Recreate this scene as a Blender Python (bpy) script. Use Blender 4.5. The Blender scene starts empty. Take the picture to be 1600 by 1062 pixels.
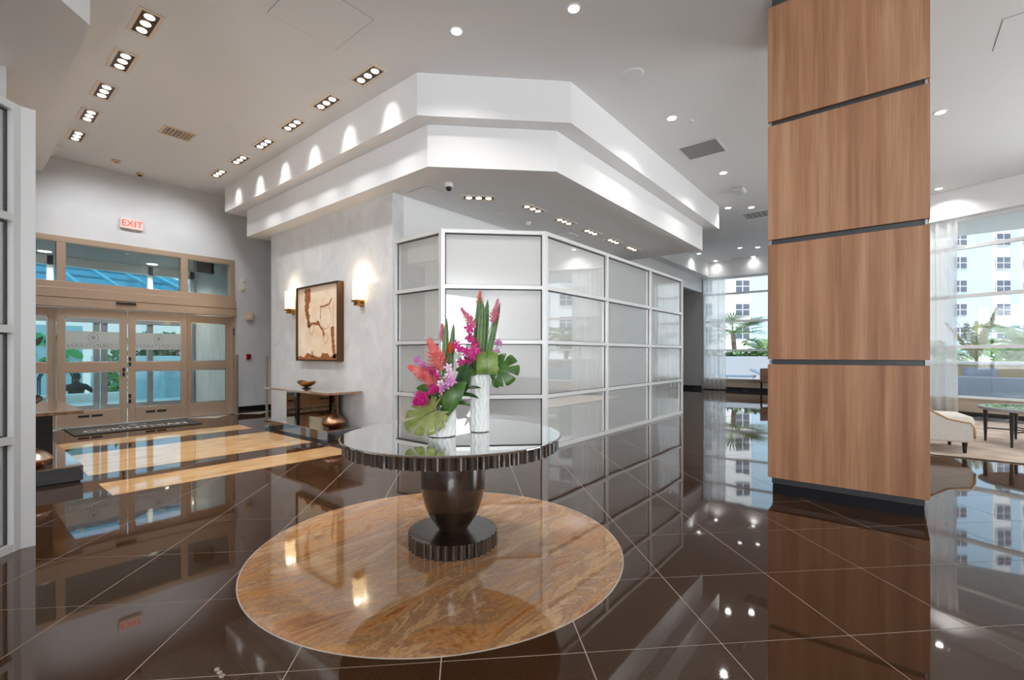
import bpy, bmesh, math, random
from mathutils import Vector, Matrix
random.seed(7)
PI = math.pi
C = bpy.context.scene.collection

# ------------------------------------------------------------------ camera
F, HZ, H = 729.0, 554.0, 1.30
TH = math.radians(39.36)
FW = (math.cos(TH), math.sin(TH)); RT = (math.sin(TH), -math.cos(TH))
cd = bpy.data.cameras.new('camera'); cam = bpy.data.objects.new('camera', cd); C.objects.link(cam)
cd.sensor_width = 36; cd.lens = F / 1600 * 36; cd.shift_y = (HZ - 531) / 1600
cd.clip_start = 0.05; cd.clip_end = 400
cam.location = (0, 0, H); cam.rotation_euler = (PI / 2, 0, TH - PI / 2)
bpy.context.scene.camera = cam

# ------------------------------------------------------------------ view, sky, daylight
sc = bpy.context.scene
sc.view_settings.view_transform = 'Standard'
sc.view_settings.look = 'None'
sc.view_settings.gamma = 1
sc.view_settings.use_curve_mapping = False
sc.view_settings.exposure = 0.8
world = bpy.data.worlds.new('sky'); sc.world = world; world.use_nodes = True
wn = world.node_tree; wn.nodes.clear()
wo = wn.nodes.new('ShaderNodeOutputWorld'); wb = wn.nodes.new('ShaderNodeBackground')
tc = wn.nodes.new('ShaderNodeTexCoord'); nz = wn.nodes.new('ShaderNodeTexNoise'); rp = wn.nodes.new('ShaderNodeValToRGB')
nz.inputs['Scale'].default_value = 2.2; nz.inputs['Detail'].default_value = 5
rp.color_ramp.elements[0].position = .42; rp.color_ramp.elements[0].color = (.50, .74, 1.0, 1)
rp.color_ramp.elements[1].position = .68; rp.color_ramp.elements[1].color = (1, 1, 1, 1)
wn.links.new(tc.outputs['Generated'], nz.inputs['Vector']); wn.links.new(nz.outputs['Fac'], rp.inputs['Fac'])
wn.links.new(rp.outputs['Color'], wb.inputs['Color']); wn.links.new(wb.outputs[0], wo.inputs[0])
wb.inputs['Strength'].default_value = .92

def light(name, kind, loc, target, power, color=(1, 1, 1), size=None, size_y=None, angle=None, parent=None, radius=None, blend=.6, rz=0):
    l = bpy.data.lights.new(name, kind); o = bpy.data.objects.new(name, l); C.objects.link(o)
    l.energy = power; l.color = color
    o.location = loc
    if target is None: o.rotation_euler = (PI, 0, rz)          # straight up
    else: o.rotation_euler = (Vector(target) - Vector(loc)).to_track_quat('-Z', 'Y').to_euler()
    if kind == 'AREA':
        l.shape = 'RECTANGLE'; l.size = size; l.size_y = size_y
    if kind == 'SPOT':
        l.spot_size = math.radians(angle); l.spot_blend = blend
    if radius is not None and kind in ('SPOT', 'POINT'): l.shadow_soft_size = radius
    if kind == 'SUN': l.angle = math.radians(1.5)
    return o
light('sun_offscreen', 'SUN', (-30, -14, 40), (0, 0, 0), 2.45, (1, .96, .9))
# daylight through the rear corner window that the chamfered pane mirrors, and through the lounge
# window wall where it runs on past the edge of the picture; both lie in their window planes
light('window_rear_offscreen', 'AREA', (-8.1, -6.4, 2.3), (0, -6.4, 2.3), 570, (.965, .985, 1), 5.6, 3.9)
light('window_lounge_offscreen', 'AREA', (11.2, -7.1, 2.3), (5.66, -4.79, 2.3), 450, (.965, .985, 1), 6.0, 3.6)

# ------------------------------------------------------------------ helpers
def ray(px, py):
    s = (px - 800) / F
    return Vector((FW[0] + s * RT[0], FW[1] + s * RT[1], (HZ - py) / F))
def at(px, py, d):            # photo pixel and a depth measured along the view axis
    r = ray(px, py); return Vector((r.x * d, r.y * d, H + r.z * d))
def lin(c):
    return tuple((v / 12.92 if v <= .04045 else ((v + .055) / 1.055) ** 2.4) for v in (x / 255 for x in c))

class MB:
    def __init__(s): s.v = []; s.f = []; s.sm = []
    def add(s, vs, fs, smooth=False):
        n = len(s.v); s.v += [tuple(v) for v in vs]; s.f += [tuple(i + n for i in f) for f in fs]; s.sm += [smooth] * len(fs); return s
    def box(s, x0, x1, y0, y1, z0, z1, M=None):
        vs = [(x, y, z) for x in (x0, x1) for y in (y0, y1) for z in (z0, z1)]
        if M is not None: vs = [M @ Vector(v) for v in vs]
        return s.add(vs, [(0, 1, 3, 2), (4, 6, 7, 5), (0, 4, 5, 1), (2, 3, 7, 6), (0, 2, 6, 4), (1, 5, 7, 3)])
    def prism(s, poly, z0, z1, M=None):
        n = len(poly); a = sum(poly[i][0] * poly[(i + 1) % n][1] - poly[(i + 1) % n][0] * poly[i][1] for i in range(n))
        if a < 0: poly = poly[::-1]
        vs = [(x, y, z0) for x, y in poly] + [(x, y, z1) for x, y in poly]
        if M is not None: vs = [M @ Vector(v) for v in vs]
        return s.add(vs, [tuple(range(n))[::-1], tuple(range(n, 2 * n))] + [(i, (i + 1) % n, n + (i + 1) % n, n + i) for i in range(n)])
    def lathe(s, prof, n=32, M=None, smooth=True, sx=1, sy=1, rf=None):
        vs = []
        for k, (r, z) in enumerate(prof):
            for i in range(n):
                a = 2 * PI * i / n; rr = r * (rf(a, z) if rf else 1)
                vs.append((rr * math.cos(a) * sx, rr * math.sin(a) * sy, z))
        m = len(prof)
        fs = [(k * n + i, k * n + (i + 1) % n, (k + 1) * n + (i + 1) % n, (k + 1) * n + i) for k in range(m - 1) for i in range(n)]
        if prof[0][0] > 1e-6: fs.append(tuple(range(n))[::-1])
        if prof[-1][0] > 1e-6: fs.append(tuple((m - 1) * n + i for i in range(n)))
        if M is not None: vs = [M @ Vector(v) for v in vs]
        return s.add(vs, fs, smooth)
    def tube(s, pts, r, n=8, smooth=True):
        pts = [Vector(p) for p in pts]; m = len(pts); vs = []
        rs = r if isinstance(r, (list, tuple)) else [r] * m
        up = Vector((0, 0, 1))
        for k in range(m):
            t = (pts[min(k + 1, m - 1)] - pts[max(k - 1, 0)]).normalized()
            a = t.cross(up)
            if a.length < .05: a = t.cross(Vector((1, 0, 0)))
            a.normalize(); b = t.cross(a)
            for i in range(n):
                an = 2 * PI * i / n
                vs.append(pts[k] + (a * math.cos(an) + b * math.sin(an)) * rs[k])
        fs = [(k * n + i, k * n + (i + 1) % n, (k + 1) * n + (i + 1) % n, (k + 1) * n + i) for k in range(m - 1) for i in range(n)]
        fs += [tuple(range(n))[::-1], tuple((m - 1) * n + i for i in range(n))]
        return s.add(vs, fs, smooth)
    def build(s, name, m, parent=None, bevel=0, solid=0, sub=0, kind=None):
        vs = s.v
        if parent is not None:
            inv = WM[parent.name].inverted(); vs = [inv @ Vector(v) for v in vs]
        me = bpy.data.meshes.new(name); me.from_pydata([tuple(v) for v in vs], [], s.f); me.update()
        bm = bmesh.new(); bm.from_mesh(me); bmesh.ops.recalc_face_normals(bm, faces=bm.faces); bm.to_mesh(me); bm.free()
        if any(s.sm): me.polygons.foreach_set('use_smooth', s.sm)
        me.materials.append(m)
        o = bpy.data.objects.new(name, me); C.objects.link(o)
        if parent is not None: o.parent = parent; WM[o.name] = WM[parent.name].copy()
        else: WM[o.name] = Matrix()
        if bevel:
            b = o.modifiers.new('b', 'BEVEL'); b.width = bevel; b.segments = 2; b.limit_method = 'ANGLE'; b.angle_limit = math.radians(40)
        if solid:
            b = o.modifiers.new('s', 'SOLIDIFY'); b.thickness = solid; b.offset = 0
        if sub:
            b = o.modifiers.new('u', 'SUBSURF'); b.levels = sub; b.render_levels = sub
        if kind: o['kind'] = kind
        return o
WM = {}
def tag(o, label, cat, group=None):
    o['label'] = label; o['category'] = cat
    if group: o['group'] = group
    return o
def thing(name, label, cat, loc=(0, 0, 0), rz=0, group=None):
    o = bpy.data.objects.new(name, None); C.objects.link(o); o.empty_display_size = .1
    o.location = loc; o.rotation_euler = (0, 0, rz)
    WM[o.name] = Matrix.Translation(loc) @ Matrix.Rotation(rz, 4, 'Z')
    return tag(o, label, cat, group)
def struct(name, loc=(0, 0, 0)):
    o = bpy.data.objects.new(name, None); C.objects.link(o); o.location = loc; o['kind'] = 'structure'
    WM[o.name] = Matrix.Translation(loc); return o
def sbuild(mb, name, m, **k):
    return mb.build(name, m, kind='structure', **k)
def copy_tree(o, parent=None):
    c = o.copy(); C.objects.link(c)
    if parent is not None: c.parent = parent
    for ch in o.children:
        copy_tree(ch, c)
    return c
def B(*a, **k): return MB().box(*a, **k)

# ------------------------------------------------------------------ materials
def mat(name, col, rough=.5, metal=0, ior=1.5, coat=0, emit=None, estr=0, trans=0, alpha=1, spec=None, coatior=1.5):
    m = bpy.data.materials.new(name); m.use_nodes = True
    p = m.node_tree.nodes['Principled BSDF']
    p.inputs['Base Color'].default_value = (*col, 1); p.inputs['Roughness'].default_value = rough
    p.inputs['Metallic'].default_value = metal; p.inputs['IOR'].default_value = ior
    p.inputs['Coat Weight'].default_value = coat; p.inputs['Coat Roughness'].default_value = .03; p.inputs['Coat IOR'].default_value = coatior
    p.inputs['Transmission Weight'].default_value = trans; p.inputs['Alpha'].default_value = alpha
    if spec is not None: p.inputs['Specular IOR Level'].default_value = spec
    if emit: p.inputs['Emission Color'].default_value = (*emit, 1); p.inputs['Emission Strength'].default_value = estr
    return m
def nodes(m): return m.node_tree.nodes, m.node_tree.links, m.node_tree.nodes['Principled BSDF']
def noise_col(m, c1, c2, scale=(1, 1, 1), nscale=5, detail=4, dist=0, lo=.35, hi=.65, bump=0, bdist=.01, extra=None):
    n, l, p = nodes(m)
    t = n.new('ShaderNodeTexCoord'); mp = n.new('ShaderNodeMapping'); mp.inputs['Scale'].default_value = scale
    z = n.new('ShaderNodeTexNoise'); z.inputs['Scale'].default_value = nscale; z.inputs['Detail'].default_value = detail; z.inputs['Distortion'].default_value = dist
    r = n.new('ShaderNodeValToRGB')
    r.color_ramp.elements[0].position = lo; r.color_ramp.elements[0].color = (*c1, 1)
    r.color_ramp.elements[1].position = hi; r.color_ramp.elements[1].color = (*c2, 1)
    if extra:
        for pos, c in extra:
            e = r.color_ramp.elements.new(pos); e.color = (*c, 1)
    l.new(t.outputs['Object'], mp.inputs['Vector']); l.new(mp.outputs[0], z.inputs['Vector']); l.new(z.outputs['Fac'], r.inputs['Fac'])
    l.new(r.outputs[0], p.inputs['Base Color'])
    if bump:
        b = n.new('ShaderNodeBump'); b.inputs['Strength'].default_value = bump; b.inputs['Distance'].default_value = bdist
        l.new(z.outputs['Fac'], b.inputs['Height']); l.new(b.outputs[0], p.inputs['Normal'])
    return m

M = {}
M['ceil'] = mat('ceiling_paint', (.86, .86, .86), .6)
M['wall'] = noise_col(mat('wall_paint', (.62, .63, .65), .55), (.67, .68, .70), (.72, .725, .74), nscale=2.5, bump=.05)
M['plaster'] = noise_col(mat('polished_plaster', (.6, .6, .6), .35), (.60, .60, .605), (.72, .715, .71), nscale=3.2, detail=8, dist=.8, lo=.3, hi=.7, bump=.06)
M['grey'] = mat('passage_grey', (.42, .42, .41), .6)
M['white'] = mat('white_paint', (.82, .82, .82), .35)
M['frame'] = mat('silver_painted_frame', (.72, .72, .71), .32, .25)
M['shadow_strip'] = mat('dark_shadow_strip', (.05, .05, .05), .5)  # near-black colour stands in for shade between frame and pane
def pane_mat():
    m = mat('frosted_backed_glass', (.76, .755, .745), .6, 0, 1.4, coat=0)
    return m
M['pane'] = pane_mat()
M['black'] = mat('black_granite', (.012, .013, .016), .08, 0, 1.6)
M['blackwood'] = noise_col(mat('ebonised_wood', (.02, .02, .02), .35), (.012, .012, .013), (.03, .028, .028), scale=(1, 1, 12), nscale=6)
M['beige'] = mat('taupe_aluminium', lin((188, 165, 143)), .38, .35)
M['beige2'] = mat('taupe_aluminium_dark', lin((150, 128, 108)), .4, .3)
M['steel'] = mat('brushed_steel', (.62, .62, .62), .25, 1)
M['dark'] = mat('dark_metal', (.03, .027, .025), .35, .4)
M['gold'] = mat('aged_brass', lin((176, 132, 70)), .28, 1)
M['bronze'] = mat('polished_bronze', lin((150, 112, 78)), .16, 1)
M['emit'] = mat('lamp_warm', (1, .9, .75), .4, emit=(1, .90, .74), estr=2.2)
M['emitw'] = mat('lamp_white', (1, 1, 1), .4, emit=(1, .97, .92), estr=5)
M['concrete'] = noise_col(mat('pale_paving', (.6, .58, .55), .6), (.50, .49, .47), (.62, .60, .57), nscale=1.5)

def thin_glass(name, tint=(.97, .985, .98), refl=1.0, base=.04, gain=.92, power=5):
    m = bpy.data.materials.new(name); m.use_nodes = True; n = m.node_tree.nodes; l = m.node_tree.links; n.clear()
    o = n.new('ShaderNodeOutputMaterial'); mx = n.new('ShaderNodeMixShader'); tr = n.new('ShaderNodeBsdfTransparent'); g = n.new('ShaderNodeBsdfGlossy')
    lw = n.new('ShaderNodeLayerWeight'); lw.inputs[0].default_value = .5
    pw = n.new('ShaderNodeMath'); pw.operation = 'POWER'; pw.inputs[1].default_value = power
    fr = n.new('ShaderNodeMath'); fr.operation = 'MULTIPLY_ADD'; fr.inputs[1].default_value = gain; fr.inputs[2].default_value = base
    l.new(lw.outputs['Facing'], pw.inputs[0]); l.new(pw.outputs[0], fr.inputs[0])
    tr.inputs[0].default_value = (*tint, 1); g.inputs['Roughness'].default_value = .01; g.inputs['Color'].default_value = (refl, refl, refl, 1)
    l.new(fr.outputs[0], mx.inputs[0]); l.new(tr.outputs[0], mx.inputs[1]); l.new(g.outputs[0], mx.inputs[2]); l.new(mx.outputs[0], o.inputs[0])
    return m
M['glass'] = thin_glass('window_glass')
M['doorglass'] = thin_glass('door_glass', (.86, .93, .93))
def canopy_glass():
    m = bpy.data.materials.new('blue_canopy_glass'); m.use_nodes = True; n = m.node_tree.nodes; l = m.node_tree.links; n.clear()
    o = n.new('ShaderNodeOutputMaterial'); mx = n.new('ShaderNodeMixShader'); tl = n.new('ShaderNodeBsdfTranslucent'); tr = n.new('ShaderNodeBsdfTransparent')
    tl.inputs[0].default_value = (.25, .58, .70, 1); tr.inputs[0].default_value = (.42, .74, .84, 1); mx.inputs[0].default_value = .6
    l.new(tl.outputs[0], mx.inputs[1]); l.new(tr.outputs[0], mx.inputs[2]); l.new(mx.outputs[0], o.inputs[0]); return m
M['blueglass'] = canopy_glass()
M['cladglass'] = thin_glass('partition_glass', (.98, .985, .98), 1, .04, .92, 2.1)
def sheer():
    m = bpy.data.materials.new('sheer_voile'); m.use_nodes = True; n = m.node_tree.nodes; l = m.node_tree.links; n.clear()
    o = n.new('ShaderNodeOutputMaterial'); mx = n.new('ShaderNodeMixShader'); m2 = n.new('ShaderNodeMixShader')
    tr = n.new('ShaderNodeBsdfTransparent'); tl = n.new('ShaderNodeBsdfTranslucent'); df = n.new('ShaderNodeBsdfDiffuse')
    tl.inputs[0].default_value = (1, 1, .99, 1); df.inputs[0].default_value = (.92, .92, .91, 1)
    m2.inputs[0].default_value = .3; mx.inputs[0].default_value = .8
    l.new(tl.outputs[0], m2.inputs[1]); l.new(df.outputs[0], m2.inputs[2]); l.new(tr.outputs[0], mx.inputs[1]); l.new(m2.outputs[0], mx.inputs[2]); l.new(mx.outputs[0], o.inputs[0])
    return m
M['sheer'] = sheer()

# polished dark stone with gently uneven surface
def floor_mat():
    m = mat('polished_brown_granite', (.04, .03, .024), .03, 0, 1.52)
    n, l, p = nodes(m)
    t = n.new('ShaderNodeNewGeometry'); a = n.new('ShaderNodeTexNoise'); a.inputs['Scale'].default_value = 260; a.inputs['Detail'].default_value = 3
    r = n.new('ShaderNodeValToRGB'); r.color_ramp.elements[0].color = (.028, .012, .005, 1); r.color_ramp.elements[1].color = (.082, .037, .017, 1)
    r.color_ramp.elements[0].position = .35; r.color_ramp.elements[1].position = .7
    w = n.new('ShaderNodeTexNoise'); w.inputs['Scale'].default_value = 1.0; w.inputs['Detail'].default_value = 1
    b = n.new('ShaderNodeBump'); b.inputs['Strength'].default_value = .35; b.inputs['Distance'].default_value = .006
    l.new(t.outputs['Position'], a.inputs['Vector']); l.new(t.outputs['Position'], w.inputs['Vector'])
    l.new(a.outputs['Fac'], r.inputs['Fac']); l.new(r.outputs[0], p.inputs['Base Color'])
    l.new(w.outputs['Fac'], b.inputs['Height']); l.new(b.outputs[0], p.inputs['Normal'])
    return m
M['floor'] = floor_mat()
M['grout'] = mat('grout', lin((186, 174, 162)), .6)

def marble(name, rot):
    m = mat(name, (.6, .4, .25), .04, 0, 1.75)
    n, l, p = nodes(m)
    t = n.new('ShaderNodeNewGeometry'); mp = n.new('ShaderNodeMapping'); mp.inputs['Rotation'].default_value = (0, 0, rot); mp.inputs['Scale'].default_value = (.75, 2.6, 1)
    z = n.new('ShaderNodeTexNoise'); z.inputs['Scale'].default_value = 1.7; z.inputs['Detail'].default_value = 10; z.inputs['Roughness'].default_value = .78; z.inputs['Distortion'].default_value = .9
    r = n.new('ShaderNodeValToRGB'); cr = r.color_ramp
    cr.elements[0].position = .28; cr.elements[0].color = (*lin((106, 68, 44)), 1)
    cr.elements[1].position = .74; cr.elements[1].color = (*lin((214, 178, 138)), 1)
    for pos, c in ((.38, (160, 104, 60)), (.45, (194, 140, 86)), (.50, (150, 112, 84)), (.56, (205, 160, 112)), (.64, (176, 138, 108))):
        e = cr.elements.new(pos); e.color = (*lin(c), 1)
    z2 = n.new('ShaderNodeTexNoise'); z2.inputs['Scale'].default_value = 45; z2.inputs['Detail'].default_value = 6
    mx = n.new('ShaderNodeMixRGB'); mx.blend_type = 'OVERLAY'; mx.inputs[0].default_value = .35
    l.new(t.outputs['Position'], mp.inputs['Vector']); l.new(mp.outputs[0], z.inputs['Vector']); l.new(z.outputs['Fac'], r.inputs['Fac'])
    l.new(t.outputs['Position'], z2.inputs['Vector']); l.new(r.outputs[0], mx.inputs[1]); l.new(z2.outputs['Fac'], mx.inputs[2]); l.new(mx.outputs[0], p.inputs['Base Color'])
    return m
M['marble'] = marble('amber_marble', .5)
def marble_pale():
    m = mat('honey_marble', (.7, .5, .3), .05, 0, 1.6)
    noise_col(m, lin((184, 134, 82)), lin((212, 174, 124)), scale=(.8, 2.2, 1), nscale=3.2, detail=12, dist=.8, lo=.32, hi=.7)
    return m
M['marble2'] = marble_pale()

def wood_panel():
    m = mat('walnut_veneer', (.4, .25, .16), .42, 0, 1.5)
    n, l, p = nodes(m)
    t = n.new('ShaderNodeTexCoord'); oi = n.new('ShaderNodeObjectInfo')
    ad = n.new('ShaderNodeVectorMath'); ad.operation = 'ADD'
    sc_ = n.new('ShaderNodeVectorMath'); sc_.operation = 'SCALE'; sc_.inputs['Scale'].default_value = 9
    cmb = n.new('ShaderNodeCombineXYZ')
    l.new(oi.outputs['Random'], cmb.inputs[1]); l.new(oi.outputs['Random'], cmb.inputs[0]); l.new(cmb.outputs[0], sc_.inputs[0])
    l.new(t.outputs['Object'], ad.inputs[0]); l.new(sc_.outputs[0], ad.inputs[1])
    mp = n.new('ShaderNodeMapping'); mp.inputs['Scale'].default_value = (1, 1, .045)
    z = n.new('ShaderNodeTexNoise'); z.inputs['Scale'].default_value = 9; z.inputs['Detail'].default_value = 8; z.inputs['Roughness'].default_value = .6; z.inputs['Distortion'].default_value = .25
    r = n.new('ShaderNodeValToRGB'); cr = r.color_ramp
    cr.elements[0].position = .3; cr.elements[0].color = (*lin((138, 95, 66)), 1)
    cr.elements[1].position = .72; cr.elements[1].color = (*lin((190, 148, 114)), 1)
    e = cr.elements.new(.5); e.color = (*lin((168, 121, 88)), 1)
    f = n.new('ShaderNodeMapping'); f.inputs['Scale'].default_value = (1, 1, .02)
    z2 = n.new('ShaderNodeTexNoise'); z2.inputs['Scale'].default_value = 120; z2.inputs['Detail'].default_value = 3
    mx = n.new('ShaderNodeMixRGB'); mx.blend_type = 'OVERLAY'; mx.inputs[0].default_value = .25
    l.new(ad.outputs[0], mp.inputs['Vector']); l.new(mp.outputs[0], z.inputs['Vector']); l.new(z.outputs['Fac'], r.inputs['Fac'])
    l.new(ad.outputs[0], f.inputs['Vector']); l.new(f.outputs[0], z2.inputs['Vector'])
    l.new(r.outputs[0], mx.inputs[1]); l.new(z2.outputs['Fac'], mx.inputs[2]); l.new(mx.outputs[0], p.inputs['Base Color'])
    return m
M['walnut'] = wood_panel()
M['espresso'] = noise_col(mat('espresso_wood', (.05, .03, .02), .22, 0, 1.55, coat=.6), (.016, .010, .007), (.055, .030, .018), scale=(1, 1, .25), nscale=7, detail=6)

# ------------------------------------------------------------------ floor
ZC, Z2, ZL = 4.72, 4.20, 3.67
floor = sbuild(B(-8.2, 18.4, -9.5, 11.3, -.2, -.0012), 'floor', M['grout'])
S2 = .884
P0, Q0 = 2.826, -1.62        # x+y = P0 + i*S2 ; y-x = Q0 + j*S2
g = .0025
e = S2 / 2 - g * 1.4142
tile_me = None
cells = []
for i in range(-22, 34):
    for j in range(-24, 24):
        p = P0 + (i + .5) * S2; q = Q0 + (j + .5) * S2
        x = (p - q) / 2; y = (p + q) / 2
        if not (-7.9 < x < 18.2 and -9.2 < y < 11.2): continue
        d = x * FW[0] + y * FW[1]; s = x * RT[0] + y * RT[1]
        vis = d > .8 and abs(s / d) < 1.25 and not (x > 4.3 and y > 3.9 and x < 10.4) and not (x < .33 and y > 4.6)
        if vis and (d * d + s * s) < 3: vis = True
        cells.append((-(1 / (d * d * d)) if vis else 1, x, y))
cells.sort()
def tile_verts(x, y, tx=0, ty=0):
    pts = [(e, 0), (0, e), (-e, 0), (0, -e)]
    return [(x + a, y + b, a * tx + b * ty) for a, b in pts]
n = 0
rest = MB()
for k, x, y in cells:
    tx, ty = random.gauss(0, .0004), random.gauss(0, .0004)
    if n < 300 and k < 0:
        if tile_me is None:
            o = MB().prism([(e, 0), (0, e), (-e, 0), (0, -e)], -.0012, 0).build('tile', M['floor'], floor, bevel=0)
            tile_me = o.data
        else:
            o = bpy.data.objects.new('tile', tile_me); C.objects.link(o); o.parent = floor
        o.location = (x, y, 0); o.rotation_euler = (ty, -tx, 0); n += 1
    else:
        v = tile_verts(x, y, tx, ty)
        rest.add(v + [(a, b, -.0013) for a, b, c in v], [(0, 1, 2, 3), (0, 4, 5, 1), (1, 5, 6, 2), (2, 6, 7, 3), (3, 7, 4, 0)])
rest.build('far_tiles', M['floor'], floor, kind='stuff')
# marble inlays
TX, TY = 2.235, 2.36
mc = MB().lathe([(1.212, -.006), (1.212, .0025)], 128, Matrix.Translation((2.175, 2.41, 0)), smooth=False).build('marble_roundel', M['marble'], floor)
MB().lathe([(1.219, -.006), (1.219, .0015)], 128, Matrix.Translation((2.175, 2.41, 0)), smooth=False).build('roundel_edge', M['grout'], floor)
for y0, y1 in ((8.78, 9.38), (6.69, 8.2), (5.58, 6.19)):
    B(.99, 3.48, y0, y1, -.006, .0025).build('marble_band', M['marble2'], floor)

# ------------------------------------------------------------------ ceiling and soffits
ceil = sbuild(B(-8.2, 18.6, -9.5, 11.5, ZC, ZC + .25), 'ceiling', M['ceil'])
def tier(name, pts, z0, z1): sbuild(MB().prism(pts, z0, z1), name, M['ceil'])
tier('trim_1', [(3.64, 10.55), (3.64, 4.475), (4.98, 3.135), (11.35, 3.135), (11.35, 5.66), (5.2, 5.66), (5.2, 10.55)], Z2, ZC - .001)
tier('trim_2', [(3.87, 10.06), (3.87, 4.55), (5.035, 3.385), (10.96, 3.385), (10.96, 5.66), (5.2, 5.66), (5.2, 10.06)], ZL, Z2 - .001)
tier('trim_3', [(.995, 10.44), (.995, 4.45), (-.36, 3.1), (-7.9, 3.1), (-7.9, 5.66), (-.6, 5.66), (-.6, 10.44)], Z2, ZC - .001)
tier('trim_4', [(.67, 9.9), (.67, 4.48), (-.46, 3.35), (-7.9, 3.35), (-7.9, 5.66), (-.6, 5.66), (-.6, 9.9)], ZL, Z2 - .001)
tier('trim_5', [(11.36, 5.36), (18.25, 5.36), (18.25, 5.66), (11.36, 5.66)], Z2, ZC - .001)

# ------------------------------------------------------------------ walls
sbuild(MB().box(4.15, 4.35, 5.66, 9.62, 0, ZL), 'wall_right', M['plaster'])
sbuild(MB().box(.13, .33, 5.66, 9.62, 0, ZL), 'wall_left', M['plaster'])
sbuild(MB().box(4.351, 10.5, 5.66, 5.8, 0, ZL - .001).box(10.5, 18.25, 5.661, 5.8, 3.66, ZC - .001).box(10.35, 10.5, 3.75, 5.66, 0, 2.95), 'wall_back', M['white'])
sbuild(MB().box(-7.9, .129, 5.66, 5.8, 0, ZL - .001), 'wall_back_left', M['white'])
# entrance wall around the door opening (.415 .. 4.06, to z 3.37)
yd = 11.25
sbuild(MB().box(4.065, 8, yd, yd + .2, 0, ZC).box(-3, .37, yd, yd + .2, 0, ZC).box(.37, 4.065, yd, yd + .2, 3.37, ZC), 'wall_front', M['wall'])
sbuild(B(4.10, 8, yd - .02, yd - .001, 0, .15), 'baseboard_front', M['black'])
sbuild(MB().box(8, 8.15, 5.8, 11.25, 0, ZC).box(4.35, 8, 5.8, 5.86, 0, ZL - .002), 'wall_corridor', M['wall'])
sbuild(MB().box(-3.15, -3, 5.8, 11.25, 0, ZC), 'wall_corridor_left', M['wall'])
sbuild(MB().box(18.25, 18.45, 5.6, 9, 0, ZC).box(10.5, 18.25, 8.2, 8.3, 0, ZC).box(10.5, 18.25, 5.8, 8.2, 3.66, 3.7), 'wall_passage', M['grey'])
sbuild(B(18.22, 18.249, 5.66, 8.19, 0, .13), 'baseboard_passage', M['black'])
sbuild(B(13.9, 18.25, -.3, -.1, 0, ZC), 'wall_return', M['wall'])
sbuild(MB().box(-8.2, -8, -9.5, 5.66, 0, .3).box(-8.2, -8, -9.5, 5.66, 4.3, ZC).box(-8.2, -8, -3.5, 5.66, .3, 4.3), 'wall_rear_left', M['wall'])
sbuild(B(-8, 10.2, -9.5, -9.3, 0, ZC), 'wall_rear', M['wall'])
sbuild(MB().box(-5.6, 5.0, -2.6, -2.45, 0, .6).box(-2.95, -2.8, -2.449, 2.7, 0, .6), 'wall_added_baffle', M['white'])  # unseen baffles, added to screen low area lights from reflections

# ------------------------------------------------------------------ window walls
M['panelbeige'] = mat('beige_dado', lin((190, 172, 152)), .5)
def window_wall(name, p0, p1, sgn, step):
    p0 = Vector((*p0, 0)); p1 = Vector((*p1, 0)); L = (p1 - p0).length; ax = (p1 - p0).normalized(); nr = Vector((-ax.y, ax.x, 0)) * sgn   # nr points outside
    Mx = Matrix(((ax.x, nr.x, 0, p0.x), (ax.y, nr.y, 0, p0.y), (0, 0, 1, 0), (0, 0, 0, 1)))
    root = struct(name, p0)
    def bb(n_, m, *a, **k): return MB().box(*a, M=Mx).build(n_, m, root, **k)
    bb('bulkhead', M['ceil'], 0, L, -.22, .2, 4.14, ZC - .001)
    bb('dado_panel', M['panelbeige'], 0, L, 0, .2, .12, .40)
    bb('ledge', M['white'], 0, L, -.05, .26, .40, .435)
    bb('plinth', M['black'], 0, L, -.015, .2, 0, .12)
    zs = [.435, 1.465, 2.525, 3.54, 4.14]
    for z in zs[1:-1]: bb('transom_bar', M['white'], 0, L, .02, .12, z - .035, z + .035)
    bb('head_rail', M['white'], 0, L, .0, .12, 4.08, 4.14)
    nv = max(1, round(L / step))
    for k in range(nv + 1):
        t = min(max(k * L / nv, .03), L - .03)
        bb('mullion', M['white'], t - .03, t + .03, .021, .119, .435, 4.08)
    for k in range(nv):
        for a, b in zip(zs[:-1], zs[1:]):
            bb('pane', M['glass'], k * L / nv + .03, (k + 1) * L / nv - .03, .065, .071, a + .035, b - .035)
    return Mx
W1 = window_wall('window_1', (18.25, 5.6), (18.25, -.1), 1, 2.85)
W2 = window_wall('window_2', (13.9, -.1), (9.8, -9.93), 1, 3.6)
def curtain(Mx, t0, t1, off, label, seed):
    rnd = random.Random(seed); mb = MB(); nt, nz_ = 90, 6
    ph = [rnd.uniform(0, 6.28) for _ in range(4)]; w = t1 - t0
    vs = []
    for k in range(nz_ + 1):
        z = .03 + (4.12 - .03) * k / nz_
        for i in range(nt + 1):
            u = i / nt; t = t0 + w * u
            a = .045 * math.sin(u * w * 42 + ph[0] + .6 * math.sin(u * 9 + ph[1])) + .02 * math.sin(u * w * 23 + ph[2]) + .01 * math.sin(u * 60 + z * .8)
            vs.append(Mx @ Vector((t + .01 * math.sin(z + i), off + a * (1.1 - .25 * k / nz_), z)))
    fs = [(k * (nt + 1) + i, k * (nt + 1) + i + 1, (k + 1) * (nt + 1) + i + 1, (k + 1) * (nt + 1) + i) for k in range(nz_) for i in range(nt)]
    o = mb.add(vs, fs, True).build('sheer_curtain', M['sheer'])
    return tag(o, label, 'curtain')
curtain(W1, .03, .84, -.12, 'sheer white curtain gathered beside the grey passage wall', 1)
curtain(W1, 4.75, 5.6, -.12, 'sheer white curtain at the window end behind the wood column', 2)
curtain(W2, .05, 1.05, -.12, 'sheer white curtain behind the cream armchair', 3)
curtain(W2, 6.2, 7.3, -.12, 'sheer white curtain on the long lounge window past the coffee table', 4)

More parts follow.
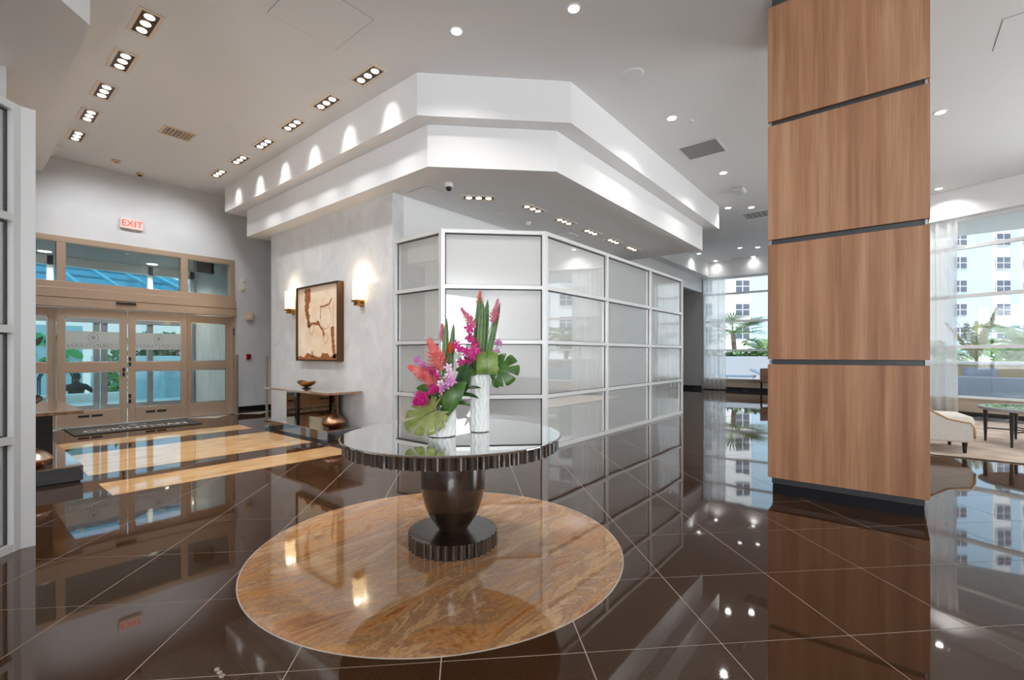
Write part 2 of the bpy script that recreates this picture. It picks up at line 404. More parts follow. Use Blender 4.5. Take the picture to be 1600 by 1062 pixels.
# ------------------------------------------------------------------ glass partitions
def partition(label, pts, npan, base):
    root = thing('glass_partition', label, 'partition', base)
    zt = [0.02, .735, 1.47, 2.205, 2.94]
    fw, fd = .05, .07
    for (a, b), n_ in zip(zip(pts[:-1], pts[1:]), npan):
        a = Vector((*a, 0)); b = Vector((*b, 0)); L = (b - a).length; ax = (b - a).normalized(); nr = Vector((ax.y, -ax.x, 0))
        if nr.dot(-(a + b) / 2) < 0 and nr.dot(Vector((2.2, 0, 0)) - (a + b) / 2) < 0: nr = -nr
        Mx = Matrix(((ax.x, nr.x, 0, a.x), (ax.y, nr.y, 0, a.y), (0, 0, 1, 0), (0, 0, 0, 1)))
        for k in range(n_ + 1):
            t = k * L / n_; t = min(max(t, fw / 2), L - fw / 2)
            MB().box(t - fw / 2, t + fw / 2, -fd, 0, 0, 2.965, M=Mx).build('post', M['frame'], root)
        for z in zt:
            z0, z1 = (0.0, .05) if z < .1 else (z - fw / 2, z + fw / 2)
            MB().box(fw, L - fw, -fd + .002, -.003, z0, z1, M=Mx).build('rail', M['frame'], root)
        for k in range(n_):
            t0 = k * L / n_ + fw / 2; t1 = (k + 1) * L / n_ - fw / 2
            if k == 0: t0 += fw / 2
            if k == n_ - 1: t1 -= fw / 2
            for z0, z1 in zip(zt[:-1], zt[1:]):
                z0 += fw / 2; z1 -= fw / 2
                gk = MB()  # dark strips that draw the shadow line around each pane
                gk.box(t0 - .001, t0 + .012, -.055, -.038, z0, z1, M=Mx).box(t1 - .012, t1 + .001, -.055, -.038, z0, z1, M=Mx)
                gk.box(t0, t1, -.055, -.038, z0 - .001, z0 + .007, M=Mx).box(t0, t1, -.055, -.038, z1 - .012, z1 + .001, M=Mx)
                p = MB().box(t0, t1, -.046, -.042, z0, z1, M=Mx).build('pane', M['cladglass'], root)
                MB().box(t0, t1, -.064, -.058, z0, z1, M=Mx).build('backing_film', M['pane'], p)
                gk.build('shadow_strip', M['shadow_strip'], p)
    return root
partition('white framed frosted glass partition with chamfered corner behind the pedestal table',
          [(4.165, 5.655), (4.165, 4.625), (5.154, 3.636), (10.43, 3.636)], [1, 1, 3], (5.15, 3.7, 0))
partition('white framed frosted glass partition beside the console with the wide flat vessel',
          [(.33, 5.655), (.33, 4.53), (-.66, 3.54), (-6.0, 3.54)], [1, 1, 3], (-.6, 3.6, 0))

# ------------------------------------------------------------------ wood clad column
col = thing('column', 'square lobby column clad in walnut veneer panels on a black plinth', 'column', (5.47, .353, 0))
cx0, cx1, cy0, cy1 = 4.9, 6.035, -.215, .92
MB().box(cx0 + .03, cx1 - .03, cy0 + .03, cy1 - .03, .1, ZC).build('core', mat('column_reveal', (.10, .105, .11), .3, .6), col)
MB().box(cx0 + .04, cx1 - .04, cy0 + .034, cy1 - .034, 0, .155).build('plinth', M['black'], col)
for z0, z1 in ((.156, 1.211), (1.257, 2.322), (2.371, 3.43), (3.474, 4.54)):
    MB().box(cx0, cx0 + .029, cy0, cy1, z0, z1).build('panel', M['walnut'], col, bevel=.002)
    MB().box(cx1 - .029, cx1, cy0, cy1, z0, z1).build('panel', M['walnut'], col, bevel=.002)
    MB().box(cx0 + .03, cx1 - .03, cy0, cy0 + .029, z0, z1).build('panel', M['walnut'], col, bevel=.002)
    MB().box(cx0 + .03, cx1 - .03, cy1 - .029, cy1, z0, z1).build('panel', M['walnut'], col, bevel=.002)
for z0, z1 in ((1.211, 1.257), (2.322, 2.371), (3.43, 3.474)):
    for yy in (cy0 + .012, cy1 - .03):
        MB().box(cx0 + .012, cx0 + .03, yy, yy + .018, z0 + .004, z1 - .004).build('reveal_clip', M['steel'], col)

# ------------------------------------------------------------------ sliding entrance
door = struct('door_1', (2.215, yd, 0))
Y0, Y1 = yd - .04, yd + .10
def D(n_, x0, x1, z0, z1, y0=Y0, y1=Y1, m='beige', par=door, bev=.004): return B(x0, x1, y0, y1, z0, z1).build(n_, M[m], par, bevel=bev)
XL, XR = .375, 4.06
for x0, x1 in ((XL, XL + .10), (1.24, 1.36), (3.06, 3.185), (XR - .10, XR)): D('transom_post', x0, x1, 2.585, 3.365)
D('transom_head', XL, XR, 3.265, 3.37, Y0 - .005)
D('transom_sill', XL, XR, 2.47, 2.585, Y0 - .005)
D('operator_cover', XL, XR, 2.30, 2.465, Y0 - .07)
D('operator_cover', XL, XR, 2.14, 2.298, Y0 - .06)
for x0, x1 in ((XL + .1, 1.24), (1.36, 3.06), (3.185, XR - .1)): B(x0, x1, yd + .02, yd + .03, 2.585, 3.265).build('transom_pane', M['doorglass'], door)
for x in (XL, XR - .05): D('jamb', x, x + .05, 0, 2.14)
D('threshold', XL, XR, 0, .015, Y0 - .05, Y1 + .1, m='steel')
B(2.03, 2.32, Y0 - .10, Y0 - .071, 2.235, 2.275).build('motion_sensor', M['dark'], door)
M['frostband'] = mat('etched_band', (.62, .66, .64), .6, alpha=.82)
def text_mesh(txt, size, M4, name, m, parent, flip=False, ext=.0):
    cu = bpy.data.curves.new('t', 'FONT'); cu.body = txt; cu.size = size; cu.align_x = 'CENTER'; cu.align_y = 'CENTER'; cu.extrude = ext; cu.resolution_u = 3
    o = bpy.data.objects.new('t', cu); C.objects.link(o)
    dg = bpy.context.evaluated_depsgraph_get(); me = bpy.data.meshes.new_from_object(o.evaluated_get(dg))
    C.objects.unlink(o); bpy.data.objects.remove(o)
    vs = [M4 @ Vector(((-1 if flip else 1) * v.co.x, v.co.y, v.co.z)) for v in me.vertices]; fs = [tuple(p.vertices) for p in me.polygons]
    return MB().add(vs, fs).build(name, m, parent)
def oval(M4, a, b, w, name, m, parent, n_=40):
    mb = MB(); vs = []
    for i in range(n_):
        c, s = math.cos(2 * PI * i / n_), math.sin(2 * PI * i / n_)
        vs += [M4 @ Vector((a * c, b * s, 0)), M4 @ Vector(((a - w) * c, (b - w) * s, 0))]
    fs = [(2 * i, 2 * ((i + 1) % n_), 2 * ((i + 1) % n_) + 1, 2 * i + 1) for i in range(n_)]
    return mb.add(vs, fs).build(name, m, parent)
VERT = lambda x, y, z: Matrix.Translation((x, y, z)) @ Matrix.Rotation(PI / 2, 4, 'X')
M['ink'] = mat('etched_lettering', (.30, .32, .32), .5)
def leaf(x0, x1, yo, slide, latch=None):
    y0, y1 = yd - .02 + yo, yd + .03 + yo
    lf = D('door_leaf', x0, x0 + .10, .02, 2.125, y0, y1)        # hinge stile carries the rest of the leaf
    D('stile', x1 - .10, x1, .02, 2.125, y0, y1, par=lf)
    D('top_rail', x0 + .1, x1 - .1, 1.97, 2.125, y0, y1, par=lf); D('mid_rail', x0 + .1, x1 - .1, .99, 1.165, y0, y1, par=lf); D('bottom_rail', x0 + .1, x1 - .1, .02, .30, y0, y1, par=lf)
    ym = (y0 + y1) / 2
    for z0, z1 in ((.30, .99), (1.165, 1.97)):
        B(x0 + .1, x1 - .1, ym, ym + .008, z0, z1).build('pane', M['doorglass'], lf)
        t = MB()
        t.box(x0 + .1, x0 + .112, y0 + .008, y0 + .02, z0, z1).box(x1 - .112, x1 - .1, y0 + .008, y0 + .02, z0, z1).box(x0 + .1, x1 - .1, y0 + .008, y0 + .02, z0, z0 + .014).box(x0 + .1, x1 - .1, y0 + .008, y0 + .02, z1 - .014, z1)
        t.build('glazing_bead', M['steel'], lf)
    if slide:
        B(x0 + .1, x1 - .1, ym - .004, ym - .001, 1.40, 1.72).build('etched_band', M['frostband'], lf)
        xm = (x0 + x1) / 2
        text_mesh('CORINTHIAN', .115, VERT(xm, ym - .0055, 1.46), 'etched_lettering', M['ink'], lf, flip=True)
        oval(VERT(xm, ym - .0055, 1.61), .075, .09, .012, 'etched_emblem', M['ink'], lf)
        oval(VERT(xm, ym - .0055, 1.61), .03, .04, .028, 'etched_emblem', M['ink'], lf)
        for a, b in ((.28, .44), (.47, .63)):
            B(x0 + (x1 - x0) * a, x0 + (x1 - x0) * b, y0 - .004, y0, .175, .215).build('floor_bolt_plate', M['dark'], lf)
        for z in ((.93, 1.02) if latch == 'r' else (.42, .52, 1.12, 1.22)):
            xx = x1 - .05 if latch == 'r' else x0 + .02
            B(xx - .018, xx + .018, y0 - .012, y0, z - .035, z + .035).build('latch', M['dark'], lf)
    return lf
leaf(.43, 1.245, .045, False); leaf(3.165, 4.01, .045, False)
leaf(1.25, 2.205, -.01, True, 'r'); leaf(2.225, 3.17, -.01, True, 'l')

# guide posts by the entrance
for (x, y, z1, lb) in ((4.05, 11.05, 1.30, 'slim bronze door guard post standing against the black baseboard'), (4.11, 9.72, 1.28, 'slim pale metal post at the end of the plaster wall')):
    p = thing('guard_post', lb, 'post', (x, y, 0))
    MB().box(x - .02, x + .02, y - .02, y + .02, .02, z1).build('post', M['beige2'], p, bevel=.004)
    MB().lathe([(.05, 0), (.05, .012), (.03, .02)], 20, Matrix.Translation((x, y, 0))).build('foot', M['steel'], p)

# vestibule beyond the door
sbuild(MB().box(-1.4, 5.4, yd + .2, 15.1, -.2, -.002), 'floor_vestibule', M['concrete'])
M['vceil'] = mat('vestibule_ceiling', (.30, .30, .30), .6)
sbuild(B(-1.4, 5.4, yd + .2, 14.6, 3.5, 3.7), 'ceiling_vestibule', M['vceil'])
M['drape'] = noise_col(mat('grey_textured_wall', (.4, .4, .4), .6), (.36, .37, .37), (.55, .55, .54), scale=(1, 14, .5), nscale=4, detail=4)
sbuild(B(4.28, 4.5, yd + .2, 14.6, 0, 3.5), 'wall_vestibule_right', M['drape'])
sbuild(B(-1.4, -1.2, yd + .2, 14.6, 0, 3.5), 'wall_vestibule_left', M['drape'])
M['alu'] = mat('grey_aluminium', (.33, .33, .35), .4, .5)
vd = struct('door_2', (2.2, 14.5, 0))
for x in (-1.15, -.1, .6, 1.5, 2.28, 2.42, 3.3, 4.2): B(x - .055, x + .055, 14.44, 14.56, 0, 2.25).build('stile', M['alu'], vd)
for x in (-1.0, 1.5, 3.3, 4.2): B(x - .05, x + .05, 14.44, 14.56, 2.5, 3.5).build('transom_post', M['white'], vd)
B(-1.2, 4.28, 14.42, 14.58, 2.05, 2.5).build('operator_cover', M['alu'], vd)
B(-1.2, 4.28, 14.44, 14.56, 3.3, 3.5).build('transom_head', M['white'], vd)
for x0, x1 in ((.66, 1.44), (1.56, 2.22), (2.48, 3.24), (3.36, 4.14)):
    B(x0, x1, 14.44, 14.56, 0, .12).build('bottom_rail', M['alu'], vd); B(x0, x1, 14.49, 14.50, .12, 2.05).build('pane', M['doorglass'], vd)
for x, y, lb in ((3.2, 13.86, 'round lit downlight in the vestibule ceiling by the operator box'), (1.36, 13.9, 'round lit downlight in the vestibule ceiling near the left drape wall')):
    p = thing('vestibule_downlight', lb.replace('near the left drape wall', 'beside the narrow transom pane').replace('by the operator box', 'behind the wide transom pane'), 'ceiling light', (x, y, 3.49))
    MB().lathe([(.13, 3.485), (.13, 3.4999)], 24, Matrix.Translation((x, y, 0)), smooth=False).build('trim_ring', M['white'], p)
    MB().lathe([(.105, 3.478), (.105, 3.486)], 24, Matrix.Translation((x, y, 0)), smooth=False).build('lens', M['emit'], p)
    light('vestibule_glow', 'SPOT', (x, y, 3.45), (x, y, 0), 120, (1, .93, .82), angle=150, radius=.1)
tag(B(3.7, 4.05, 12.4, 12.65, 3.2, 3.499).build('speaker_box', M['dark'], bevel=.01), 'dark speaker box mounted under the vestibule ceiling', 'speaker')

# ------------------------------------------------------------------ outside the entrance
sbuild(MB().box(-30, 40, 15.1, 60, -.9, -.69).box(-6, 12, 15.1, 17.0, -.68, -.003), 'ground_driveway', M['concrete'])
ca = thing('glass_canopy', 'blue glass entrance canopy with white ribs outside the doors', 'canopy', (1, 20, 2.6))
def slab(p, q, r_, s_, n_, m): return MB().add([p, q, r_, s_], [(0, 1, 2, 3)]).build(n_, m, ca, solid=.03)
slab((-6, 15.2, 2.95), (4.6, 15.2, 2.95), (4.6, 23, 4.9), (-6, 23, 4.9), 'roof_glass', M['blueglass'])
slab((4.6, 15.2, 2.95), (8.5, 15.2, 2.6), (8.5, 23, 3.6), (4.6, 23, 4.9), 'roof_glass', M['blueglass'])
for k in range(14):
    x = -6 + k * .815
    MB().tube([(x, 15.2, 2.90), (x, 23, 4.85)], .045, 6).build('rib', M['white'], ca)
for k in range(5):
    y = 16 + 1.7 * k; zz = 2.88 + 1.95 * (y - 15.2) / 7.8
    MB().tube([(-6, y, zz), (4.6, y, zz)], .035, 6).build('purlin', M['alu'], ca)
MB().tube([(4.6, 15.2, 2.88), (4.6, 23, 4.83)], .08, 6).build('hip_rafter', M['white'], ca)
for x, y, z in ((-5.8, 22.8, 4.8), (4.6, 22.8, 4.8), (8.2, 22.8, 3.6), (8.2, 15.6, 2.6), (-5.8, 15.6, 3.0)): MB().box(x - .12, x + .12, y - .12, y + .12, -.69, z).build('canopy_post', M['white'], ca)

M['wallblue'] = mat('pale_blue_render', lin((176, 200, 208)), .6)
tag(MB().box(.6, 3.5, 17.3, 17.65, -.69, .22).build('low_wall', M['white'], bevel=.01), 'low white wall between the doors and the seated man', 'wall')
tag(MB().box(4.55, 5.4, 18.4, 18.9, -.69, 1.05).box(3.7, 9.4, 24.6, 24.9, -.69, 1.25).build('boundary_wall', M['wallblue'], bevel=.01), 'pale blue boundary wall beside the driveway hedge', 'wall')
# hedge
def foliage(name, label, cat, c, sx, sy, sz, n_, ls, m, seed):
    rnd = random.Random(seed); mb = MB()
    for _ in range(n_):
        p = Vector((rnd.gauss(0, .45), rnd.gauss(0, .45), rnd.uniform(-.5, .5)))
        p = Vector((max(-1, min(1, p.x)) * sx / 2, max(-1, min(1, p.y)) * sy / 2, p.z * sz)) + Vector(c)
        d = Vector((rnd.uniform(-1, 1), rnd.uniform(-1, 1), rnd.uniform(-.3, 1))).normalized(); a = d.orthogonal().normalized(); a.rotate(Matrix.Rotation(rnd.uniform(0, 6), 3, d))
        l_ = ls * rnd.uniform(.6, 1.3)
        mb.add([p, p + d * l_ * .5 + a * l_ * .28, p + d * l_, p + d * l_ * .5 - a * l_ * .28], [(0, 1, 2, 3)])
    return tag(mb.build(name, m), label, cat)
M['hedge'] = noise_col(mat('hedge_leaf', (.06, .16, .04), .45), (.02, .07, .02), (.10, .24, .06), nscale=6)
M['leafbright'] = noise_col(mat('bright_leaf', (.15, .4, .08), .4), (.06, .20, .03), (.25, .50, .12), nscale=5)
foliage('hedge', 'dark clipped hedge seen through the right sliding door leaf', 'hedge', (6.9, 26.0, .75), 5, 1.0, 2.8, 2600, .3, M['hedge'], 5)
foliage('shrub', 'light green shrub seen through the middle of the entrance', 'shrub', (3.95, 21.5, .6), .7, .8, 2.4, 420, .22, M['leafbright'], 6)
tag(MB().box(-6, 14, 30, 30.4, -.69, 3.2).build('street_wall', M['white'], bevel=.02), 'tall white wall across the driveway', 'wall')
gs = thing('garden_screen', 'white screen with bright green leaf shapes outside the entrance', 'screen', (1.6, 22, 0))
MB().box(.2, 3.1, 22.0, 22.1, -.69, 2.3).build('screen_panel', M['white'], gs)
M['vividgreen'] = mat('vivid_green', lin((60, 190, 90)), .5)
rnd = random.Random(3)
for k in range(16):
    x = rnd.uniform(.5, 3.0); z = rnd.uniform(.9, 1.9); r_ = rnd.uniform(.14, .3)
    MB().lathe([(r_, 0), (r_, .03)], 14, Matrix.Translation((x, 21.99, z)) @ Matrix.Rotation(PI / 2, 4, 'X') @ Matrix.Rotation(rnd.uniform(0, 3), 4, 'Z'), smooth=False, sx=.55).build('leaf_shape', M['vividgreen'], gs)
bk = thing('luggage_cart', 'tall luggage cart with blue bed outside the entrance', 'cart', (2.0, 18.0, -.69))
CM = Matrix.Translation((2.0, 18.0, -.69))
for x in (-.35, .35):
    for y in (-.22, .22):
        MB().tube([CM @ Vector((x, y, .15)), CM @ Vector((x, y, 1.35)), CM @ Vector((x * .6, y, 1.7))], .022, 6).build('upright', M['dark'], bk)
        MB().lathe([(.06, -.02), (.06, .02)], 12, CM @ Matrix.Translation((x, y, .07)) @ Matrix.Rotation(PI / 2, 4, 'X'), smooth=False).build('wheel', M['dark'], bk)
MB().box(-.42, .42, -.28, .28, .13, .22, M=CM).build('bed', mat('cart_blue', lin((60, 90, 120)), .5), bk)
MB().tube([CM @ Vector((-.35, -.22, .85)), CM @ Vector((.35, -.22, .85))], .02, 6).build('cross_bar', M['dark'], bk)

# seated person seen from behind
def person():
    root = thing('person', 'person in a dark t-shirt seated with hands on hips, back to the doors', 'person', (2.54, 18.97, -.69), .1)
    skel = [(0, 0, .50), (0, .02, .70), (0, .03, .92), (0, .02, 1.06), (0, 0, 1.14), (0, .01, 1.22),           # 0 pelvis .. 5 neck top
            (-.21, .01, 1.03), (-.40, -.03, .83), (-.24, .06, .62), (.21, .01, 1.03), (.40, -.03, .83), (.24, .06, .62),  # arms
            (-.11, .05, .47), (-.17, .46, .50), (-.17, .48, .10), (.11, .05, .47), (.17, .46, .50), (.17, .48, .10),
            (-.17, .62, .04), (.17, .62, .04)]
    ed = [(0, 1), (1, 2), (2, 3), (3, 4), (4, 5), (3, 6), (6, 7), (7, 8), (3, 9), (9, 10), (10, 11), (0, 12), (12, 13), (13, 14), (0, 15), (15, 16), (16, 17), (14, 18), (17, 19)]
    rad = [(.19, .16), (.19, .15), (.21, .15), (.17, .12), (.075, .075), (.065, .065), (.085, .085), (.055, .055), (.045, .045), (.085, .085), (.055, .055), (.045, .045),
           (.10, .10), (.075, .075), (.05, .05), (.10, .10), (.075, .075), (.05, .05), (.045, .035), (.045, .035)]
    me = bpy.data.meshes.new('body'); me.from_pydata(skel, ed, []); me.update()
    o = bpy.data.objects.new('body', me); C.objects.link(o); o.parent = root; WM[o.name] = WM[root.name]
    sk = o.modifiers.new('s', 'SKIN'); sk.use_smooth_shade = True
    for i, r_ in enumerate(rad): me.skin_vertices[0].data[i].radius = r_
    me.skin_vertices[0].data[0].use_root = True
    ss = o.modifiers.new('u', 'SUBSURF'); ss.levels = 1; ss.render_levels = 2
    me.materials.append(mat('dark_tshirt', lin((34, 40, 42)), .8))
    Mr = WM[root.name]
    head = MB().lathe([(0, 1.17), (.05, 1.18), (.078, 1.24), (.088, 1.31), (.083, 1.37), (.055, 1.42), (0, 1.435)], 20, Mr @ Matrix.Translation((0, .02, 0)), sy=1.15)
    for s in (-1, 1): head.lathe([(0, -.03), (.02, -.015), (.022, .01), (0, .03)], 8, Mr @ Matrix.Translation((s * .088, .02, 1.30)), sx=.5)
    head.lathe([(0, -.03), (.016, -.01), (.012, .02), (0, .03)], 8, Mr @ Matrix.Translation((0, .125, 1.29)))
    hd = head.build('head', mat('skin', lin((150, 108, 84)), .5), root)
    MB().lathe([(.082, 1.27), (.092, 1.31), (.091, 1.37), (.062, 1.43), (0, 1.45)], 20, Mr @ Matrix.Translation((0, .008, 0)), sy=1.12).build('hair', mat('hair', (.02, .018, .016), .6), root)
    for s in (-1, 1):
        hn = MB()
        hn.lathe([(0, -.05), (.035, -.03), (.04, .02), (0, .05)], 10, Mr @ Matrix.Translation((s * .215, .09, .58)), sx=.5)
        for k in range(5): hn.tube([Mr @ Vector((s * .205, .09 + .018 * k, .56)), Mr @ Vector((s * .19, .11 + .02 * k, .52)), Mr @ Vector((s * .18, .115 + .02 * k, .49))], .009, 6)
        hn.build('hand', bpy.data.materials['skin'], root)
person()
bn = thing('bench', 'plain grey bench carrying the seated person', 'bench', (2.54, 19.02, -.69), .1)
Mb = WM[bn.name]
MB().box(-.75, .75, -.22, .24, .30, .36, M=Mb).build('seat', M['alu'], bn, bevel=.01)
for s in (-.6, .6): MB().box(s - .04, s + .04, -.2, .2, 0, .30, M=Mb).build('leg', M['alu'], bn)

# ------------------------------------------------------------------ wall fittings by the entrance
ex = thing('exit_sign', 'white exit sign with red letters above the sliding doors', 'sign', (2.27, yd, 3.78))
B(2.10, 2.44, yd - .06, yd - .001, 3.68, 3.87).build('housing', mat('exit_housing', lin((240, 216, 206)), .4), ex, bevel=.006)
text_mesh('EXIT', .165, VERT(2.275, yd - .063, 3.775) @ Matrix.Scale(.95, 4, (1, 0, 0)), 'lettering', mat('exit_red', (.9, .05, .04), .4, emit=(1, .05, .04), estr=.5), ex)
def plate(name, label, cat, x, z, w, h_, d_, m, sub=None):
    o = thing(name, label, cat, (x, yd, z))
    B(x - w / 2, x + w / 2, yd - d_, yd - .001, z - h_ / 2, z + h_ / 2).build('case', m, o, bevel=.005)
    if sub: B(x - w * .28, x + w * .28, yd - d_ - .008, yd - d_ + .001, z - h_ * .28, z + h_ * .28).build(sub[0], sub[1], o, bevel=.002)
    return o
M['cream'] = mat('cream_plastic', lin((228, 205, 170)), .4)
plate('wall_sensor', 'small white sensor box above the cream one by the entrance', 'sensor', 4.26, 2.97, .075, .10, .03, M['white'], ('lens', M['frame']))
plate('wall_sensor', 'small cream sensor box beside the transom frame', 'sensor', 4.23, 2.78, .08, .10, .03, M['cream'], ('lens', M['white']))
plate('thermostat', 'cream thermostat box on the wall right of the sliding doors', 'thermostat', 4.366, 2.165, .14, .18, .06, M['cream'], ('cover', mat('thermostat_cover', lin((240, 222, 190)), .4)))
plate('fire_alarm', 'red fire alarm pull station above the black baseboard', 'fire alarm', 4.352, 1.257, .09, .12, .04, mat('alarm_red', lin((170, 25, 20)), .4), ('handle', mat('alarm_dark', lin((90, 10, 10)), .4)))
kp = thing('door_switch', 'narrow black key switch on the bronze door jamb', 'switch', (4.05, yd - .04, 1.8))
B(4.02, 4.05, yd - .056, yd - .0401, 1.72, 1.90).build('plate', M['beige2'], kp); B(4.024, 4.046, yd - .066, yd - .056, 1.74, 1.79).build('button', M['dark'], kp); B(4.024, 4.046, yd - .066, yd - .056, 1.82, 1.87).build('button', M['dark'], kp)

# door mat
matt = thing('door_mat', 'dark brown entrance mat with pale lettering and oval emblem', 'mat', (2.2, 10.62, 0))
B(1.32, 3.1, 10.1, 11.14, .003, .014).build('carpet', noise_col(mat('mat_pile', (.05, .04, .035), .9), (.035, .028, .024), (.07, .055, .045), nscale=150), matt, bevel=.003)
M['matink'] = mat('mat_lettering', lin((205, 190, 178)), .8)
FLAT = lambda x, y, z: Matrix.Translation((x, y, z))
text_mesh('CORINTHIAN', .24, FLAT(2.21, 10.42, .0155) @ Matrix.Scale(1.5, 4, (0, 1, 0)), 'lettering', M['matink'], matt)
oval(FLAT(2.21, 10.83, .0155), .2, .17, .03, 'emblem', mat('mat_emblem', lin((140, 138, 134)), .8), matt)
oval(FLAT(2.21, 10.83, .0157), .07, .07, .06, 'emblem', bpy.data.materials['mat_emblem'], matt)

# ------------------------------------------------------------------ consoles
M['mirrorbronze'] = mat('bronze_mirror', lin((150, 118, 88)), .04, 1)
M['mirror'] = mat('tinted_mirror', lin((120, 122, 126)), .03, 1)
M['topwood'] = noise_col(mat('lacquered_top', (.3, .2, .15), .12, 0, 1.6, coat=1), lin((120, 88, 66)), lin((160, 122, 96)), scale=(4, .6, 1), nscale=5)
def console(xw, s, label):
    c = thing('console_table', label, 'console table', (xw - s * .3, 7.45, 0))
    X0, X1 = sorted((xw - s * .012, xw - s * .58)); y0, y1 = 6.42, 8.52
    B(X0, X1, y0 - .02, y1 + .05, .70, .735).build('top', M['topwood'], c, bevel=.004)
    a, b = sorted((xw - s * .02, xw - s * .58))
    B(a, b, y0, y1, .022, .165).build('plinth', M['mirror'], c, bevel=.003)
    B(a + .02, b - .02, y0 + .02, y1 - .02, 0, .022).build('plinth_base', M['black'], c)
    B(a + .003, b - .003, y0 + .003, y1 - .003, .165, .172).build('plinth_top', M['topwood'], c)
    a, b = sorted((xw - s * .20, xw - s * .22))
    B(a, b, 6.78, 7.62, .172, .70).build('back_panel', M['mirrorbronze'], c); B(a, b, 7.625, y1 - .03, .172, .70).build('back_panel', M['mirrorbronze'], c)
    a, b = sorted((xw - s * .30, xw - s * .36))
    return c, a, b
c, a, b = console(4.15, 1, 'mirrored bronze console table under the framed artwork')
B(3.60, 3.66, 7.44, 7.50, .172, .70).build('support_post', M['black'], c)
c, a, b = console(.33, -1, 'mirrored console table with ebonised side panel facing the artwork console')
B(.36, .72, 6.75, 6.79, .172, .70).build('side_panel', M['blackwood'], c)
B(.36, .72, 8.2, 8.24, .172, .70).build('side_panel', M['blackwood'], c)

def lens_vessel(name, label, loc, R, hgt, m1, m2, sy=1, rz=0, lid=True):
    o = thing(name, label, 'vessel', loc)
    Mx = Matrix.Translation(loc) @ Matrix.Rotation(rz, 4, 'Z')
    MB().lathe([(R * .38, 0), (R * .75, hgt * .16), (R * .98, hgt * .36), (R, hgt * .40)], 40, Mx, sy=sy).build('lower_bowl', m1, o)
    MB().lathe([(R, hgt * .405), (R * .96, hgt * .47), (R * .72, hgt * .72), (R * .40, hgt * .93), (R * .15, hgt * 1.0), (0, hgt * 1.0)], 40, Mx, sy=sy).build('upper_shell', m2, o)
    MB().lathe([(R * .03, hgt * .99), (R * .05, hgt * 1.03), (R * .02, hgt * 1.1), (0, hgt * 1.11)], 12, Mx).build('knob', m1, o)
M['copperdark'] = noise_col(mat('burnished_copper', lin((120, 82, 56)), .25, 1), lin((96, 62, 42)), lin((150, 106, 76)), nscale=8)
M['silverleaf'] = noise_col(mat('champagne_leaf', lin((190, 170, 150)), .28, 1), lin((165, 145, 125)), lin((212, 196, 178)), scale=(1, 8, 1), nscale=6)
M['coppery'] = noise_col(mat('rose_copper', lin((178, 140, 112)), .3, 1), lin((150, 112, 86)), lin((198, 160, 132)), nscale=9)
lens_vessel('lidded_vessel', 'rose copper lens shaped vessel on the plinth under the artwork', (3.80, 6.66, .173), .175, .225, M['copperdark'], M['coppery'])
lens_vessel('lidded_vessel', 'wide champagne shell vessel with copper base on the console with ebonised panel', (.53, 6.6, .173), .185, .21, M['copperdark'], M['silverleaf'], sy=.78)
def boat_bowl(label, loc, rz, L, Wd, hh, m):
    o = thing('boat_bowl', label, 'bowl', loc, rz); Mx = WM[o.name]
    n_, k_ = 24, 7; vs = []
    for k in range(k_):
        r_ = k / (k_ - 1)
        for i in range(n_):
            an = 2 * PI * i / n_; x = math.cos(an); y = math.sin(an)
            lift = hh * (r_ ** 2) * (.55 + .45 * x * x)
            vs.append(Mx @ Vector((L / 2 * r_ * x, Wd / 2 * r_ * y, .03 + lift)))
    fs = [(k * n_ + i, k * n_ + (i + 1) % n_, (k + 1) * n_ + (i + 1) % n_, (k + 1) * n_ + i) for k in range(k_ - 1) for i in range(n_)]
    MB().add(vs, fs, True).build('bowl', m, o, solid=.008)
    MB().lathe([(.10, 0), (.11, .008), (.05, .016), (.04, .04)], 24, Mx, sy=.6).build('foot', M['dark'], o)
boat_bowl('shallow golden boat shaped bowl on top of the artwork console', (3.84, 7.58, .736), PI / 2, .44, .24, .10, M['gold'])
boat_bowl('dark bronze boat shaped bowl on the console with ebonised panel', (.50, 6.78, .736), PI / 2 - .5, .48, .26, .11, mat('dark_bronze', lin((88, 66, 46)), .15, 1))

# ------------------------------------------------------------------ artwork and sconces
ar = thing('framed_artwork', 'abstract cream painting with rust drips in a deep bronze frame', 'painting', (4.15, 7.63, 1.2))
ay0, ay1, az0, az1 = 6.95, 8.36, 1.19, 2.50
for a0, a1, b0, b1 in ((ay0, ay0 + .03, az0, az1), (ay1 - .03, ay1, az0, az1), (ay0 + .03, ay1 - .03, az0, az0 + .03), (ay0 + .03, ay1 - .03, az1 - .03, az1)):
    B(4.035, 4.149, a0, a1, b0, b1).build('frame', mat('bronze_frame', lin((96, 70, 44)), .3, .8) if 'bronze_frame' not in bpy.data.materials else bpy.data.materials['bronze_frame'], ar, bevel=.002)
M['canvas'] = noise_col(mat('cream_canvas', (.7, .6, .5), .7), lin((226, 196, 160)), lin((240, 222, 200)), nscale=3, detail=8, lo=.3, hi=.7)
cv = B(4.065, 4.075, ay0 + .03, ay1 - .03, az0 + .03, az1 - .03).build('canvas', M['canvas'], ar)
M['rust'] = noise_col(mat('rust_paint', (.4, .2, .08), .7), lin((130, 74, 34)), lin((178, 112, 60)), nscale=20)
AW, AH = ay1 - ay0, az1 - az0
def art_pt(u, v, dx=.0): return Vector((4.0645 - dx, ay1 - u * AW, az1 - v * AH))   # u toward the frosted partition
def blot(pts):
    MB().add([art_pt(u, v) for u, v in pts], [tuple(range(len(pts)))]).build('rust_stain', M['rust'], cv)
